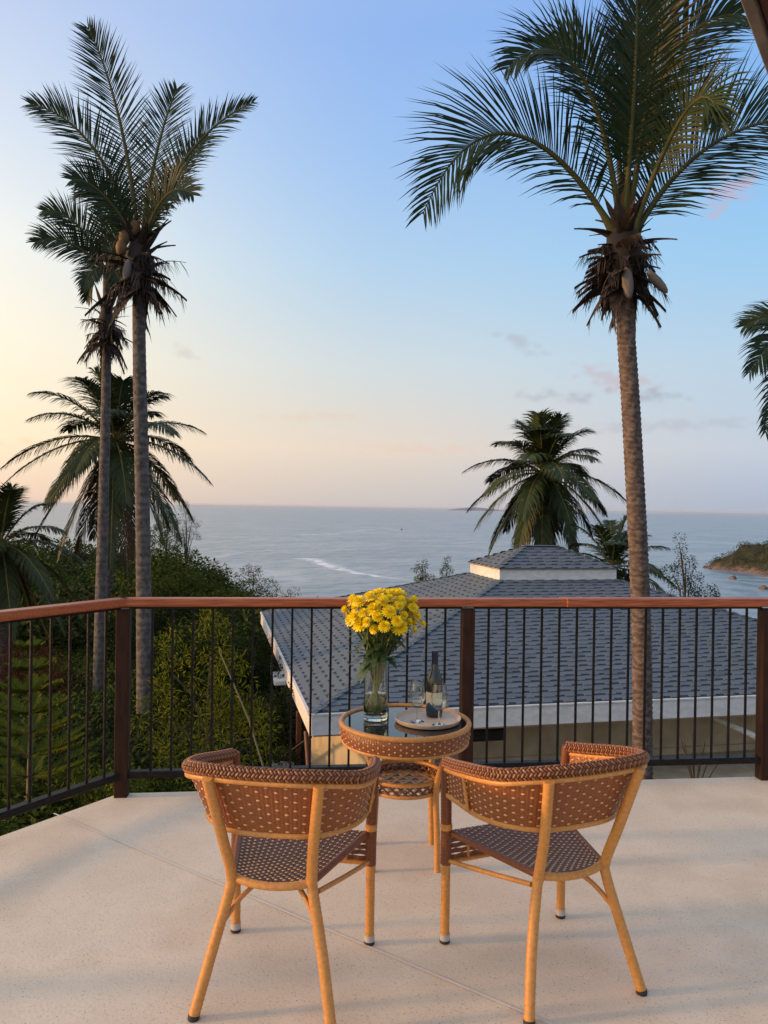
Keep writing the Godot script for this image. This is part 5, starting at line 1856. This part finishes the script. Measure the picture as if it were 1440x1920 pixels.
	# glasses
	for k in 2:
		var at: Vector3 = [Vector3(0.166, y, -3.612), Vector3(0.262, y, -3.560)][k]
		var w := thing("wine_glass", ["empty wine glass left of the bottle on the tray", "empty wine glass in front of the bottle on the tray"][k], "glass", at, 0.0, "wine glasses on the tray")
		g = G.new()
		g.lathe([Vector2(0.0, 0.064), Vector2(0.0045, 0.0642), Vector2(0.016, 0.070), Vector2(0.028, 0.083), Vector2(0.0355, 0.105), Vector2(0.0365, 0.125), Vector2(0.034, 0.155), Vector2(0.030, 0.185), Vector2(0.0295, 0.1856), Vector2(0.0289, 0.185), Vector2(0.0329, 0.155), Vector2(0.0354, 0.125), Vector2(0.0344, 0.105), Vector2(0.0269, 0.084), Vector2(0.015, 0.0725), Vector2(0.0, 0.068)], 36)
		part(w, "bowl", g.mesh(), M.thick_glass)
		g = G.new()
		g.lathe([Vector2(0.0, 0.0), Vector2(0.031, 0.0), Vector2(0.0315, 0.0015), Vector2(0.026, 0.004), Vector2(0.008, 0.009), Vector2(0.0042, 0.018), Vector2(0.0038, 0.055), Vector2(0.0045, 0.0635), Vector2(0.0, 0.0637)], 28)
		part(w, "stem_and_foot", g.mesh(), M.thick_glass)


func small_boat() -> void:
	var o := thing("fishing_boat", "tiny dark boat far out on the sea", "boat", Vector3(38, SEA, -1675), 70.0)
	var g := G.new()
	var pr := []
	for k in 9:
		var t := k / 8.0
		pr.append([lerpf(-4.5, 4.5, t), 1.3 * pow(sin(PI * clampf(t, 0.06, 0.97)), 0.6), 1.0 + 0.9 * pow(absf(t - 0.4) * 1.7, 2.0)])
	for k in 8:
		var a = pr[k]
		var b = pr[k + 1]
		for s in [-1.0, 1.0]:
			g.quad_out(Vector3(a[0], -0.5, s * a[1] * 0.4), Vector3(b[0], -0.5, s * b[1] * 0.4), Vector3(b[0], b[2], s * b[1]), Vector3(a[0], a[2], s * a[1]), Vector3(0, 0, s))
		g.quad_out(Vector3(a[0], a[2] - 0.2, -a[1]), Vector3(b[0], b[2] - 0.2, -b[1]), Vector3(b[0], b[2] - 0.2, b[1]), Vector3(a[0], a[2] - 0.2, a[1]), Vector3.UP)
	part(o, "hull", g.mesh(), M.boat_hull)
	g = G.new()
	g.box(Vector3(-1.5, 2.0, 0), Vector3(2.2, 1.8, 1.6), Basis(), 0.1)
	part(o, "cabin", g.mesh(), M.boat_hull)


func _ready() -> void:
	# camera, sky, sun, exposure
	var cam := Camera3D.new()
	cam.name = "camera"
	cam.fov = 65.94
	cam.near = 0.05
	cam.far = 60000.0
	cam.position = Vector3(0, 1.62, 0)
	cam.rotation_degrees = Vector3(-0.294, 0, 0.825)
	add_child(cam)
	cam.current = true
	var we := WorldEnvironment.new()
	var env := Environment.new()
	env.background_mode = Environment.BG_SKY
	env.sky = make_sky()
	env.tonemap_mode = Environment.TONE_MAPPER_LINEAR
	env.tonemap_exposure = 1.0
	env.fog_enabled = true
	env.fog_density = 0.000015
	env.fog_light_color = Color(0.86, 0.88, 0.92)
	env.sdfgi_enabled = true
	env.ssao_enabled = true
	env.ssil_enabled = true
	we.name = "world_environment"
	we.environment = env
	add_child(we)
	var sun := DirectionalLight3D.new()
	sun.name = "sun"
	var sd := Vector3(sin(SUN_AZ) * cos(SUN_EL), sin(SUN_EL), -cos(SUN_AZ) * cos(SUN_EL))
	sun.light_energy = 1.15
	sun.light_color = Color(1.0, 0.76, 0.52)
	sun.light_angular_distance = 5.0
	sun.shadow_enabled = true
	add_child(sun)
	sun.look_at_from_position(sd * 100.0, Vector3.ZERO)

	materials()
	clump = leaf_clump(11, 0.34, 0.26, 1)
	fine_clump = leaf_clump(20, 0.36, 0.09, 2)
	setting()
	terrace()
	house()
	palms()
	vegetation()
	railing()
	own_roof()
	chairs()
	table()
	tableware()
	small_boat()
